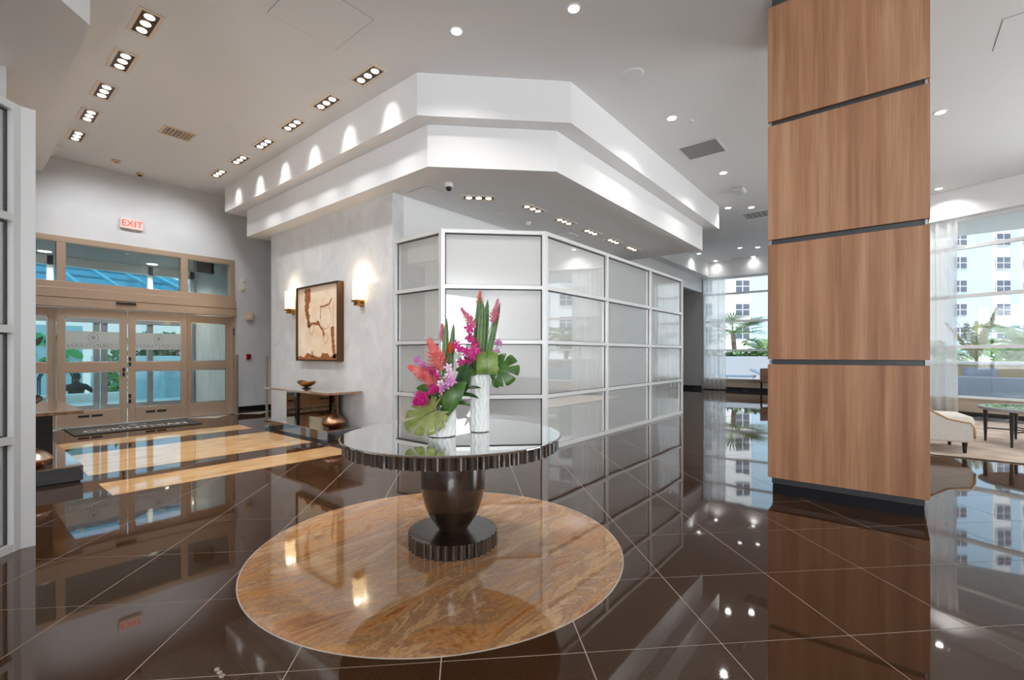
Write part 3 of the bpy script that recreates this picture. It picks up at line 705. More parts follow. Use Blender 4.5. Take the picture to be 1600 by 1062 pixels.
def ribbon(pl, ws, seed):
    r_ = random.Random(seed); pts = []
    for (p, q), w0, w1 in zip(zip(pl[:-1], pl[1:]), ws[:-1], ws[1:]):
        for k in range(6):
            t = k / 6; pts.append((p[0] + (q[0] - p[0]) * t, p[1] + (q[1] - p[1]) * t, (w0 + (w1 - w0) * t) * r_.uniform(.75, 1.2)))
    pts.append((*pl[-1], ws[-1])); vs = []
    for i, (u, v, w) in enumerate(pts):
        a = Vector(pts[max(i - 1, 0)][:2]); b_ = Vector(pts[min(i + 1, len(pts) - 1)][:2]); t = (b_ - a).normalized(); nn = Vector((-t.y, t.x)) * w
        vs += [art_pt(u + nn.x, v + nn.y), art_pt(u - nn.x, v - nn.y)]
    MB().add(vs, [(2 * i, 2 * i + 1, 2 * i + 3, 2 * i + 2) for i in range(len(pts) - 1)]).build('rust_stain', M['rust'], cv)
ribbon([(.27, .03), (.27, .17), (.24, .32), (.28, .42), (.30, .55)], [.07, .075, .045, .04, .035], 1)
ribbon([(.30, .55), (.38, .50), (.47, .51), (.53, .50), (.58, .56), (.64, .60), (.66, .68)], [.02, .012, .02, .03, .014, .02, .02], 2)
ribbon([(.85, .56), (.86, .72), (.88, .86), (.90, .96)], [.04, .035, .03, .03], 3)
ribbon([(.58, .29), (.66, .30), (.78, .27), (.84, .20)], [.015, .008, .016, .006], 4)
def ring(u, v, ru, rv, w, seed):
    pl = [(u + ru * math.cos(2 * PI * i / 20), v + rv * math.sin(2 * PI * i / 20)) for i in range(21)]
    ribbon(pl, [w] * 21, seed)
ring(.70, .43, .12, .155, .0035, 5); ring(.36, .57, .06, .075, .004, 6); ring(.70, .71, .05, .06, .003, 7)
ribbon([(.58, .28), (.57, .45)], [.006, .004], 8); ribbon([(.87, .30), (.86, .55)], [.005, .006], 9); ribbon([(.38, .87), (.38, .95)], [.015, .02], 10)
rb = random.Random(4); tops = [(u_ / 24, .985 - rb.uniform(.03, .10)) for u_ in range(25)]
blot([(0.01, .985)] + [(min(max(u_, .01), .99), v_) for u_, v_ in tops] + [(.99, .985)])
M['alabaster'] = mat('alabaster_shade', (.9, .75, .5), .5, emit=(1, .74, .38), estr=1.5)
def sconce(y, label):
    o = thing('wall_sconce', label, 'wall lamp', (4.15, y, 2.05))
    B(4.13, 4.149, y - .055, y + .055, 2.05, 2.36).build('back_plate', M['gold'], o, bevel=.003)
    B(4.02, 4.13, y - .05, y + .05, 2.06, 2.085).build('bracket', M['gold'], o, bevel=.003)
    B(4.00, 4.10, y - .075, y + .075, 2.115, 2.145).build('lower_ring', M['gold'], o, bevel=.003)
    B(4.03, 4.08, y - .045, y + .045, 2.085, 2.115).build('stem', M['gold'], o)
    sh = MB(); vs = []
    for k, z in enumerate((2.145, 2.46)):
        for i in range(13):
            a = PI * i / 12; vs.append((4.125 - .135 * math.sin(a), y - .085 * math.cos(a), z))
    sh.add(vs, [(i, i + 1, 14 + i, 13 + i) for i in range(12)] , True).build('shade', M['alabaster'], o, solid=.006)
    light('sconce_glow', 'POINT', (4.06, y, 2.50), (4.06, y, 3), 3.5, (1, .84, .62), radius=.04)
sconce(8.66, 'lit alabaster wall sconce between the artwork and the entrance wall')
sconce(6.42, 'lit alabaster wall sconce between the artwork and the frosted partition')
# sconce on the hidden side of the column
o = thing('wall_sconce', 'lit cream sconce on the side of the walnut column', 'wall lamp', (5.3, .92, 2.0))
B(5.22, 5.38, .921, .935, 1.98, 2.33).build('back_plate', M['gold'], o); B(5.2, 5.4, .935, .975, 2.0, 2.31).build('shade', M['alabaster'], o, bevel=.01)

# ------------------------------------------------------------------ ceiling fixtures
def triple(x, y, z, rz, label, group):
    o = thing('triple_spotlight', label, 'ceiling light', (x, y, z), rz, group); Mx = WM[o.name]
    L, W = .225, .075
    for a in ((-W - .035, -W, -L - .035, L + .035), (W, W + .035, -L - .035, L + .035), (-W, W, -L - .035, -L), (-W, W, L, L + .035)):
        MB().box(*a, -.008, -.0005, M=Mx).build('trim', M['cream'] if False else M['trimcream'], o)
    MB().box(-W, W, -L, L, -.004, -.0006, M=Mx).build('recess', M['bronzedark'], o)
    for k in (-1, 0, 1):
        MB().lathe([(.046, -.004), (.044, -.011), (.036, -.011)], 20, Mx @ Matrix.Translation((0, k * .148, 0)), smooth=False).build('lamp', M['emit'], o)
    return o
M['trimcream'] = mat('cream_trim', lin((236, 222, 205)), .4)
M['bronzedark'] = mat('bronze_recess', lin((84, 62, 42)), .4, .3)
for k in range(6):
    y = 4.99 + .974 * k
    triple(3.30, y, ZC, 0, 'triple spotlight in the row washing the stepped soffit over the artwork wall', 'spotlights along the artwork soffit')
    light('spot_glow', 'SPOT', (3.30, y, ZC - .02), (3.64, y, 4.33), 14, (1, .98, .96), angle=52, radius=.06, blend=1)
    light('spot_glow', 'SPOT', (3.28, y, ZC - .02), (2.5, y, 0) if k < 5 else (2.6, 11.2, 2.4), 84, (.94, .97, 1), angle=112, radius=.06, blend=1)
for k in range(5):
    y = 5.98 + .977 * k
    triple(1.325, y, ZC, 0, 'triple spotlight in the row beside the plain soffit facing the artwork wall', 'spotlights along the plain soffit')
    light('spot_glow', 'SPOT', (1.33, y, ZC - .02), (2.0, y, 0) if k < 4 else (2.0, 11.2, 2.4), 84, (.94, .97, 1), angle=112, radius=.06, blend=1)
for k, x in enumerate((6.07, 7.01, 7.95, 8.88, 9.76)):
    triple(x, 4.545, ZL, PI / 2, 'triple spotlight in the low soffit above the long frosted partition', 'spotlights over the long partition')
    light('spot_glow', 'SPOT', (x, 4.54, ZL - .02), (x, 4.3, 0), 25, (1, .95, .88), angle=90, radius=.05)
triple(5.133, 4.86, ZL, PI / 4, 'triple spotlight in the low soffit behind the chamfered partition corner', None)
light('spot_glow', 'SPOT', (5.12, 4.85, ZL - .02), (4.7, 4.4, 1), 25, (1, .95, .88), angle=80, radius=.05)
def downlight(x, y, z, r_, label, group, power=0, name='recessed_downlight'):
    o = thing(name, label, 'ceiling light', (x, y, z), 0, group); Mx = WM[o.name]
    MB().lathe([(r_ * .72, -.006), (r_, -.006), (r_, -.0005)], 28, Mx, smooth=False).build('trim_ring', M['white'], o)
    MB().lathe([(r_ * .7, -.0095), (r_ * .7, -.0062)], 24, Mx, smooth=False).build('lens', M['emitw'], o)
    if power: light('downlight_glow', 'SPOT', (x, y, z - .02), (x, y, 0), power, (1, .97, .93), angle=140, radius=.05, blend=1)
G = 'recessed downlights in the main ceiling'
for x, y, r_ in ((3.44, 3.58, .075), (3.95, 2.45, .075), (6.68, 2.49, .085)):
    downlight(x, y, ZC, r_, 'round recessed downlight in the high ceiling in front of the stepped soffit', G, 80)
for x, y in ((9.30, 2.49), (11.89, 2.57), (11.59, 3.0), (16.17, 3.83), (16.43, 3.37), (17.94, 3.82), (17.87, 5.05), (16.21, 5.12)):
    downlight(x, y, ZC, .085, 'round recessed downlight in the high ceiling between soffit and far windows', 'far ceiling downlights', 70 if x < 16 else 30 if x < 17 else 10)
for x, y in ((8.92, -.5), (13.0, -.7)):
    downlight(x, y, ZC, .08, 'round recessed downlight over the lounge seating', 'lounge downlights', 80)
for x, y, z in ((6.954, 2.325, ZC), (2.763, 7.768, ZC), (3.437, 10.5, ZC), (1.194, 10.6, ZC), (5.95, 5.13, ZL), (9.8, 5.07, ZL)):
    o = thing('sprinkler_cover', 'small white round sprinkler cover plate flush with the ceiling', 'sprinkler', (x, y, z), 0, 'sprinkler cover plates')
    MB().lathe([(.05, -.012), (.055, -.004), (.055, -.0005)], 20, WM[o.name], smooth=False).build('cover', M['white'], o)
    MB().lathe([(.07, -.004), (.07, -.0004)], 20, WM[o.name], smooth=False).build('escutcheon', M['ceil'], o)
o = thing('ceiling_speaker', 'large round white speaker grille in the high ceiling', 'speaker', (5.33, 2.465, ZC))
MB().lathe([(.125, -.01), (.135, -.004), (.135, -.0005)], 36, WM[o.name], smooth=False).build('rim', M['white'], o)
MB().lathe([(0, -.014), (.11, -.012), (.12, -.0101)], 36, WM[o.name]).build('grille', M['ceil'], o)
def vent(x0, x1, y0, y1, z, label, slats, m, mf, along='x'):
    o = thing('ceiling_vent', label, 'vent', ((x0 + x1) / 2, (y0 + y1) / 2, z)); f_ = .03
    for a in ((x0, x1, y0, y0 + f_), (x0, x1, y1 - f_, y1), (x0, x0 + f_, y0 + f_, y1 - f_), (x1 - f_, x1, y0 + f_, y1 - f_)):
        B(*a, z - .012, z - .0005).build('frame', mf, o)
    B(x0 + f_, x1 - f_, y0 + f_, y1 - f_, z - .004, z - .0006).build('backing', m, o)
    for k in range(slats):
        if along == 'x':
            y = y0 + f_ + (y1 - y0 - 2 * f_) * (k + .5) / slats; B(x0 + f_, x1 - f_, y - .006, y + .002, z - .011, z - .0041).build('slat', mf, o)
        else:
            x = x0 + f_ + (x1 - x0 - 2 * f_) * (k + .5) / slats; B(x - .006, x + .002, y0 + f_, y1 - f_, z - .011, z - .0041).build('slat', mf, o)
M['ventgrey'] = mat('vent_mesh_grey', (.30, .30, .30), .6)
vent(7.7, 8.33, 2.16, 2.80, ZC, 'square return air grille with plain grey mesh in the high ceiling', 0, M['ventgrey'], M['white'])
vent(2.09, 2.5, 8.39, 8.745, ZC, 'cream louvred air diffuser in the ceiling of the entrance hall', 7, M['beige2'], M['cream'], 'y')
vent(12.3, 12.9, 2.3, 2.9, ZC, 'slatted air diffuser in the ceiling beside the walnut column top', 5, M['ventgrey'], M['white'])
vent(7.69, 8.04, 4.87, 5.18, ZL, 'small white air diffuser in the low soffit above the long partition', 2, M['ceil'], M['white'])
def hatch(x0, x1, y0, y1, z, label):
    o = thing('access_panel', label, 'access panel', ((x0 + x1) / 2, (y0 + y1) / 2, z))
    B(x0, x1, y0, y1, z - .002, z - .0004).build('shadow_gap', M['ventgrey'], o)
    B(x0 + .006, x1 - .006, y0 + .006, y1 - .006, z - .005, z - .0021).build('panel', M['ceil'], o)
hatch(2.05, 2.79, 4.11, 4.85, ZC, 'square flush access panel in the high ceiling over the pedestal table')
hatch(6.85, 7.5, -1.5, -.85, ZC, 'square flush access panel in the ceiling beyond the walnut column')
hatch(4.30, 4.74, 5.08, 5.5, ZL, 'square flush access panel in the low soffit near the dome camera')
def dome(x, y, z, label, r_=.06):
    o = thing('dome_camera', label, 'camera', (x, y, z)); Mx = WM[o.name]
    MB().lathe([(r_, -.0005), (r_, -.05), (r_ * .85, -.06)], 24, Mx).build('housing', M['white'], o)
    MB().lathe([(r_ * .72, -.055), (r_ * .66, -.085), (r_ * .4, -.105), (0, -.112)], 20, Mx).build('dome', M['black'], o)
dome(4.43, 4.765, ZL, 'white dome camera on the low soffit by the access panel')
def detector(x, y, z, label, m):
    o = thing('smoke_detector', label, 'detector', (x, y, z)); Mx = WM[o.name]
    MB().lathe([(.06, -.0005), (.06, -.02), (.048, -.04)], 24, Mx).build('base', m, o)
    MB().lathe([(.035, -.04), (.03, -.055), (0, -.058)], 20, Mx).build('sensor_head', M['dark'] if m is M['cream'] else m, o)
detector(6.635, 5.07, ZL, 'white smoke detector on the low soffit behind the chamfered partition', M['white'])
detector(2.35, 11.0, ZC, 'cream detector with dark eye on the ceiling near the exit sign', M['cream'])
o = thing('smoke_detector', 'flat cream detector disc on the entrance hall ceiling', 'detector', (1.93, 10.6, ZC))
MB().lathe([(.065, -.0005), (.065, -.025), (.05, -.035)], 24, WM[o.name]).build('base', M['cream'], o); MB().lathe([(.03, -.034), (.02, -.042)], 16, WM[o.name]).build('sensor_head', M['beige2'], o)
o = thing('emergency_light', 'rectangular white emergency light on the high ceiling', 'emergency light', (10.43, 2.5, ZC))
B(10.28, 10.58, 2.38, 2.62, ZC - .07, ZC - .0005).build('housing', M['white'], o, bevel=.01); B(10.31, 10.55, 2.41, 2.59, ZC - .085, ZC - .07).build('diffuser', M['frame'], o, bevel=.005)

# ------------------------------------------------------------------ pedestal table
tb = thing('pedestal_table', 'round espresso pedestal table with fluted rim and mirrored glass top', 'table', (TX, TY, 0))
T0 = Matrix.Translation((TX, TY, 0))
def fluted(R, nf, depth): return lambda a, z: 1 - depth * (1 - abs(math.sin(nf * a / 2)) ** .6) if True else 1
MB().lathe([(.725, .672), (.725, .748)], 68 * 8, T0, smooth=False, rf=fluted(.725, 68, .03)).build('fluted_rim', M['espresso'], tb)
MB().lathe([(.705, .7485), (.74, .7485), (.742, .752), (.742, .757), (.735, .7605), (0, .7605)], 160, T0, smooth=False).build('glass_top', mat('mirrored_glass', (.66, .68, .68), .015, 1), tb)
MB().lathe([(.12, .672), (.195, .671), (.208, .61), (.218, .52), (.220, .45), (.218, .40), (.212, .345), (.200, .295), (.185, .25), (.165, .207), (.142, .170), (.115, .130), (.100, .110), (.098, .1)], 64, T0).build('urn', M['espresso'], tb)
MB().lathe([(.305, 0.003), (.305, .10)], 34 * 10, T0, smooth=False, rf=fluted(.305, 34, .06)).build('fluted_base', M['espresso'], tb)

# ------------------------------------------------------------------ vases and flowers
M['ceramic'] = mat('white_ceramic', (.80, .81, .80), .28)
ZT = .7608
def vase(x, y, R, hh, label, nw):
    o = thing('vase', label, 'vase', (x, y, ZT)); Mx = WM[o.name]
    prof = [(R * .97, .004)] + [(R, .012 + (hh - .016) * k / 30) for k in range(31)] + [(R * .94, hh), (R * .9, hh - .02), (R * .88, .03), (0, .03)]
    def rf(a, z): return 1 - .15 * (1 - abs(math.sin((a * nw + 1.3 * math.sin(z * 70)) / 2)) ** .9) if z > .01 else 1
    MB().lathe(prof, nw * 14, Mx, rf=rf).build('body', M['ceramic'], o)
    MB().lathe([(R * .93, 0.0003), (R * .93, .004)], 32, Mx, smooth=False).build('foot', M['dark'], o)
vase(2.112, 2.337, .094, .175, 'short white vase with rippled flutes on the glass table', 14)
vase(2.40, 2.262, .0675, .405, 'tall slim white vase with rippled flutes on the glass table', 10)

def leafmat(name, c1, c2): return noise_col(mat(name, c1, .38, 0, 1.45), lin(c1), lin(c2), scale=(1, 1, 1), nscale=18, lo=.3, hi=.7)
M['leaf'] = leafmat('deep_green_leaf', (48, 84, 34), (84, 122, 52))
M['leafdark'] = leafmat('dark_leaf', (28, 56, 26), (52, 86, 38))
M['leafsilk'] = leafmat('ribbed_leaf', (92, 124, 48), (142, 166, 84))
M['leafblade'] = leafmat('blade_leaf', (66, 102, 50), (100, 134, 74))
M['leafpale'] = leafmat('pale_monstera', (110, 122, 58), (152, 160, 92))
M['coral'] = leafmat('coral_bract', (236, 96, 98), (252, 176, 170))
M['pinkb'] = leafmat('pink_bract', (224, 110, 140), (244, 172, 184))
M['magenta'] = leafmat('magenta_petal', (190, 24, 112), (226, 70, 152))
M['lilac'] = leafmat('lilac_petal', (188, 84, 166), (226, 168, 210))
M['whitepink'] = leafmat('blush_petal', (226, 178, 206), (246, 226, 236))
M['orange'] = leafmat('orange_bract', (226, 84, 40), (242, 134, 70))
M['stem'] = leafmat('stem_green', (70, 96, 44), (96, 120, 58))
VIEW = Vector((FW[0], FW[1], 0)); RIGHT = Vector((RT[0], RT[1], 0)); UP = Vector((0, 0, 1))
def blade(name, label, cat, group, base, tip, w, nrm, m, bulge=0.0, fold=.25, prof='lance', n_=14, root=None):
    base, tip, nrm = Vector(base), Vector(tip), Vector(nrm).normalized()
    ax = tip - base; sd = ax.cross(nrm).normalized(); nn = sd.cross(ax).normalized(); vs = []
    for i in range(n_ + 1):
        t = i / n_
        if prof == 'lance': ww = math.sin(PI * min(1, .02 + .98 * t ** 1.45)) ** .62 if t < .999 else 0
        elif prof == 'oval': ww = math.sin(PI * (t * .97 + .015)) ** .75
        else: ww = (1 - t) ** .35 * (.75 + .25 * math.sin(PI * t))
        c = base + ax * t + nn * bulge * math.sin(PI * t)
        for u in (-1, -.5, 0, .5, 1):
            vs.append(c + sd * (u * w / 2 * ww) + nn * (fold * w * ww * (u * u)))
    fs = [(i * 5 + j, i * 5 + j + 1, (i + 1) * 5 + j + 1, (i + 1) * 5 + j) for i in range(n_) for j in range(4)]
    o = thing(name, label, cat, base, 0, group)
    bl = MB().add(vs, fs, True).build('blade', m, o, solid=.0015)
    MB().tube([base + ax * t + nn * (bulge * math.sin(PI * t) - .001) for t in (0, .25, .5, .75, .98)], [.0028, .0024, .0018, .0012, .0006], 5).build('midrib', M['stem'], o)
    if root: stem(o, root, base, .0022)
    return o
VS = {'s': (Vector((2.112, 2.337, ZT)), .094, .175), 't': (Vector((2.40, 2.262, ZT)), .0675, .405)}
def slot(v, k):              # k-th place in the mouth of a vase: (inside, mouth)
    c, R_, hh = VS[v]; rr = R_ * (.12, .34, .56)[k % 3]; a = k * 2.39996
    off = Vector((math.cos(a), math.sin(a), 0)) * rr
    return (c + off * .8 + UP * (hh - .11), c + off + UP * (hh + .004), (1, 0, 2, -.6)[(k // 3) % 4])
def stem_path(root, q):
    q = Vector(q); a, b, arc = root
    return [a, b, b.lerp(q, .45) + UP * (min(.03, .2 * (q - b).length) * arc), q]
def stem(o, root, q, r_=.003): MB().tube(stem_path(root, q), r_, 6).build('stem', M['stem'], o)
def ginger(label, group, root, base, tip, w, m, seed, m2=None):
    r_ = random.Random(seed); base, tip = Vector(base), Vector(tip); ax = tip - base; L = ax.length; t_ = ax.normalized(); a = t_.orthogonal().normalized(); b_ = t_.cross(a)
    o = thing('ginger_flower', label, 'flower', root[1], 0, group)
    stem(o, root, base + ax * .1)
    core = MB().tube([base + ax * t for t in (0, .2, .5, .8, 1)], [w * .22, w * .3, w * .28, w * .18, .001], 8)
    mb = core; n_ = 96; w *= 1.35
    for i in range(n_):
        t = (i + .5) / n_; an = i * 2.39996
        rd = (a * math.cos(an) + b_ * math.sin(an)); k = (1 - t) ** .45 * (.65 + .35 * math.sin(PI * min(1, t * 1.6)))
        p = base + ax * t + rd * w * .18 * k; l_ = w * .62 * (.35 + k * .65) * r_.uniform(.85, 1.15)
        d = (rd * (.85 - .55 * t) + t_ * (.55 + .5 * t)).normalized(); sd = d.cross(rd)
        if sd.length < .01: sd = a.copy()
        sd.normalize(); up = rd * .25 * l_
        mb.add([p, p + d * l_ * .5 + sd * l_ * .3 + up * .4, p + d * l_ + up, p + d * l_ * .5 - sd * l_ * .3 + up * .4], [(0, 1, 2, 3)], True)
    mb.build('bracts', m, o)
    return o
def orchid(label, group, root, pts, m, size, seed):
    r_ = random.Random(seed); o = thing('orchid_spray', label, 'flower', root[1], 0, group)
    path = stem_path(root, pts[0]) + [Vector(p) for p in pts[1:]]
    MB().tube(path, .0025, 6).build('stem', M['stem'], o)
    for p in pts:
        for q in range(2):
            c = Vector(p) + Vector((r_.uniform(-1, 1), r_.uniform(-1, 1), r_.uniform(-1, 1))) * size * .5
            f_ = (-VIEW + Vector((r_.uniform(-.7, .7), r_.uniform(-.7, .7), r_.uniform(-.4, .6)))).normalized(); a = f_.orthogonal().normalized(); b_ = f_.cross(a); mb = MB(); ph = r_.uniform(0, 6)
            for k in range(5):
                an = ph + 2 * PI * k / 5; d = a * math.cos(an) + b_ * math.sin(an); s_ = a * -math.sin(an) + b_ * math.cos(an); L = size * r_.uniform(.85, 1.1)
                mb.add([c, c + d * L * .35 + s_ * L * .22 + f_ * L * .1, c + d * L * .75 + s_ * L * .26 + f_ * L * .12, c + d * L * 1.0 + f_ * L * .02, c + d * L * .75 - s_ * L * .26 + f_ * L * .12, c + d * L * .35 - s_ * L * .22 + f_ * L * .1], [(0, 1, 2), (0, 2, 3), (0, 3, 4), (0, 4, 5)], True)
            mb.lathe([(size * .1, 0), (size * .2, size * .25), (size * .08, size * .3)], 7, Matrix.Translation(c) @ f_.to_track_quat('Z', 'Y').to_matrix().to_4x4())
            mb.build('blossom', m, o)
    return o
def monstera(label, group, root, c, dirv, nrm, L, W, m, lobes=5):
    dirv, nrm = Vector(dirv).normalized(), Vector(nrm).normalized(); sd = dirv.cross(nrm).normalized(); nrm = sd.cross(dirv)
    o = thing('monstera_leaf', label, 'leaf', root[1], 0, group); c = Vector(c)
    stem(o, root, c); nA, vs = 120, []
    us = (0, .25, .5, .75, 1)
    for i in range(nA + 1):
        a = -2.62 + 5.24 * i / nA; k = a / 2.62
        r_ = L * (.62 + .38 * math.cos(a * .5) ** 2) * (1 + .10 * max(0, math.cos(a)) ** 8)
        cut = max(0, math.cos(2 * PI * lobes * (abs(k) - .12))) ** 10 * (1 if abs(k) > .10 else 0)
        rr = r_ * (1 - .62 * cut)
        for u in us:
            f_ = rr * u * math.cos(a); g_ = rr * u * math.sin(a) * W / L * 1.05
            vs.append(c + dirv * (f_ + .18 * L) + sd * g_ - nrm * (.20 * (g_ * g_) / W + .16 * f_ * abs(f_) / L))
    n5 = len(us)
    MB().add(vs, [(i * n5 + j, i * n5 + j + 1, (i + 1) * n5 + j + 1, (i + 1) * n5 + j) for i in range(nA) for j in range(n5 - 1)], True).build('blade', m, o, solid=.0015)
    MB().tube([c + dirv * (L * t + .18 * L * (t > 0)) - nrm * (.16 * L * t * t - .0015) for t in (0, .3, .6, .95)], [.004, .003, .002, .001], 5).build('midrib', M['stem'], o)
    return o
def loop_leaf(label, root, pxs, d, w, m, group=None, taper=None):
    # broad leaf bent over itself: strip following a path of pixels/depths
    o = thing('folded_leaf', label, 'leaf', root[1], 0, group); path = [at(px, py, d + dd) for px, py, dd in pxs]; vs = []; n_ = len(path)
    for i, p in enumerate(path):
        ww = w / 2 * (taper[i] if taper else 1)
        for u in (-1, -.6, -.2, .2, .6, 1): vs.append(p + RIGHT * ww * u + VIEW * .012 * u * u)
    fs = [(i * 6 + j, i * 6 + j + 1, (i + 1) * 6 + j + 1, (i + 1) * 6 + j) for i in range(n_ - 1) for j in range(5)]
    MB().add(vs, fs, True).build('blade', m, o, solid=.0015, sub=1)
    MB().tube([p - VIEW * .002 for p in path], .0018, 5).build('midrib', M['stem'], o)
    stem(o, root, path[0])
    return o
ds, dt = 3.10, 3.27
fn = -VIEW + UP * .1
DV = {'s': 3.114, 't': 3.289}; DB = {'s': ds, 't': dt}
FL = []                      # (vase, depth offset, builder(depth offset, place in the vase mouth))
def F_blade(v, b0, t0, w):
    lab, grp = ('upright green blade leaf standing in the tall vase', 'blade leaves standing in the tall vase') if v == 't' else ('upright green blade leaf standing in the short vase', 'blade leaves standing in the short vase')
    return lambda dd, k: blade('blade_leaf', lab, 'leaf', grp, at(*b0, DV[v] + dd * .6), at(*t0, DB[v] + dd), w / F * DB[v], fn, M['leafblade'], .008, .22, 'lance')
def F_ging(b0, t0, w, m, lab, grp, v, seed): return lambda dd, k: ginger(lab, grp, slot(v, k), at(*b0, DB[v] + dd), at(*t0, DB[v] + dd), w / F * (DB[v] + dd), M[m], seed)
def F_orch(pl, m, sz, lab, v): return lambda dd, k: orchid(lab, None, slot(v, k), [at(*p, DB[v] + dd) for p in pl], M[m], sz * 1.3, len(lab))
def F_oval(b0, t0, w, m, nn_, lab, v): return lambda dd, k: blade('oval_leaf', lab, 'leaf', None, at(*b0, DB[v] + dd), at(*t0, DB[v] + dd), w / F * (DB[v] + dd), nn_, M[m], .015, .12, 'oval', root=slot(v, k))
FL.append(('t', 0, lambda dd, k: loop_leaf('broad ribbed leaf folded over the rim of the tall vase', slot('t', k), [(761, 574, -.066), (761, 560, -.066), (761, 550, -.072), (761, 548, -.085), (761, 553, -.098), (761, 565, -.11), (761, 577, -.11), (761, 583, -.10), (761, 585, -.085)], dt + dd, 34 / F * dt, M['leafsilk'])))
FL.append(('s', 0, lambda dd, k: loop_leaf('broad dark green leaf folded over the rim of the short vase', slot('s', k), [(714, 614, .03), (714, 598, 0), (711, 594, -.07), (709, 602, -.11), (707, 616, -.13), (704, 630, -.13), (701, 642, -.12), (699, 652, -.11)], ds + dd, 37 / F * ds, M['leaf'], taper=(.5, .9, 1, 1, .95, .7, .4, .04))))
for v, b0, t0, w, dd in (('t', (743, 600), (750, 463), 13, .04), ('t', (748, 600), (755, 472), 13, -.02), ('t', (753, 600), (762, 467), 10, .03), ('t', (740, 655), (782, 472), 10, 0), ('s', (693, 652), (698, 496), 11, .03), ('s', (699, 652), (709, 504), 10, .05)): FL.append((v, dd, F_blade(v, b0, t0, w)))
FL.append(('t', -.03, lambda dd, k: monstera('glossy green monstera leaf on the tall vase', None, slot('t', k), at(777, 576, dt + dd), RIGHT * .9 - UP * .02 - VIEW * .2, -VIEW + UP * .3, 27 / F * dt, 31 / F * dt, M['leaf'], 3)))
FL.append(('s', -.10, lambda dd, k: monstera('pale olive monstera leaf hanging from the short vase', None, slot('s', k), at(681, 640, ds + dd), -RIGHT * .80 - UP * .42 - VIEW * .25, UP * .55 - VIEW * .85, 40 / F * ds, 36 / F * ds, M['leafpale'], 5)))
for i, (b0, t0, w, dd, m, lab, grp, rt) in enumerate((
    ((743, 512), (721, 482), 11, -.02, 'pinkb', 'pale pink ginger flower rising from the tall vase', 'pale ginger flowers in the tall vase', 't'),
    ((748, 482), (750, 456), 9, .05, 'coral', 'coral bract tip peeking over a blade leaf in the tall vase', None, 't'),
    ((770, 505), (778, 468), 10, -.03, 'pinkb', 'pale pink ginger flower rising from the tall vase', 'pale ginger flowers in the tall vase', 't'),
    ((690, 578), (671, 532), 20, -.04, 'coral', 'coral pink ginger flower in the short vase', 'coral ginger flowers in the short vase', 's'),
    ((670, 590), (640, 573), 15, -.03, 'coral', 'coral pink ginger flower in the short vase', 'coral ginger flowers in the short vase', 's'),
    ((679, 605), (663, 583), 13, -.07, 'coral', 'coral pink ginger flower in the short vase', 'coral ginger flowers in the short vase', 's'),
    ((693, 535), (691, 507), 9, .06, 'pinkb', 'small pale pink ginger flower behind a blade in the short vase', None, 's'),
    ((667, 615), (649, 629), 17, -.13, 'magenta', 'magenta ginger flower drooping from the short vase', 'magenta ginger flowers in the short vase', 's'),
    ((684, 602), (670, 613), 11, -.10, 'magenta', 'magenta ginger flower drooping from the short vase', 'magenta ginger flowers in the short vase', 's'),
    ((704, 552), (703, 534), 7, .02, 'orange', 'small orange bract flower between blades in the short vase', None, 's'))): FL.append((rt, dd, F_ging(b0, t0, w, m, lab, grp, rt, 11 + i)))
for pl, m, sz, dd, lab, rt in (
    ([(742, 546), (738, 536), (733, 527), (731, 516)], 'magenta', .030, -.06, 'tall magenta orchid spray in the tall vase', 't'),
    ([(738, 556), (728, 550), (718, 547), (714, 541)], 'magenta', .027, -.07, 'magenta orchid spray arching over the short vase', 't'),
    ([(736, 562), (728, 565), (720, 567)], 'magenta', .026, -.05, 'low magenta orchid spray with starry blossoms on the tall vase', 't'),
    ([(774, 548), (778, 536)], 'lilac', .022, .03, 'small lilac orchid spray beside the monstera leaf of the tall vase', 't'),
    ([(690, 600), (697, 592), (702, 584), (699, 577)], 'whitepink', .026, -.08, 'blush white orchid spray in the short vase', 's'),
    ([(693, 606), (698, 600), (705, 599)], 'lilac', .026, -.15, 'lilac orchid spray low in the short vase', 's'),
    ([(684, 590), (677, 580), (672, 574)], 'magenta', .026, -.05, 'deep magenta orchid spray between coral gingers in the short vase', 's'),
    ([(676, 588), (667, 576), (661, 569), (656, 562)], 'lilac', .024, .02, 'tall thin lilac orchid spray behind the coral gingers', 's')): FL.append((rt, dd, F_orch(pl, m, sz, lab, rt)))
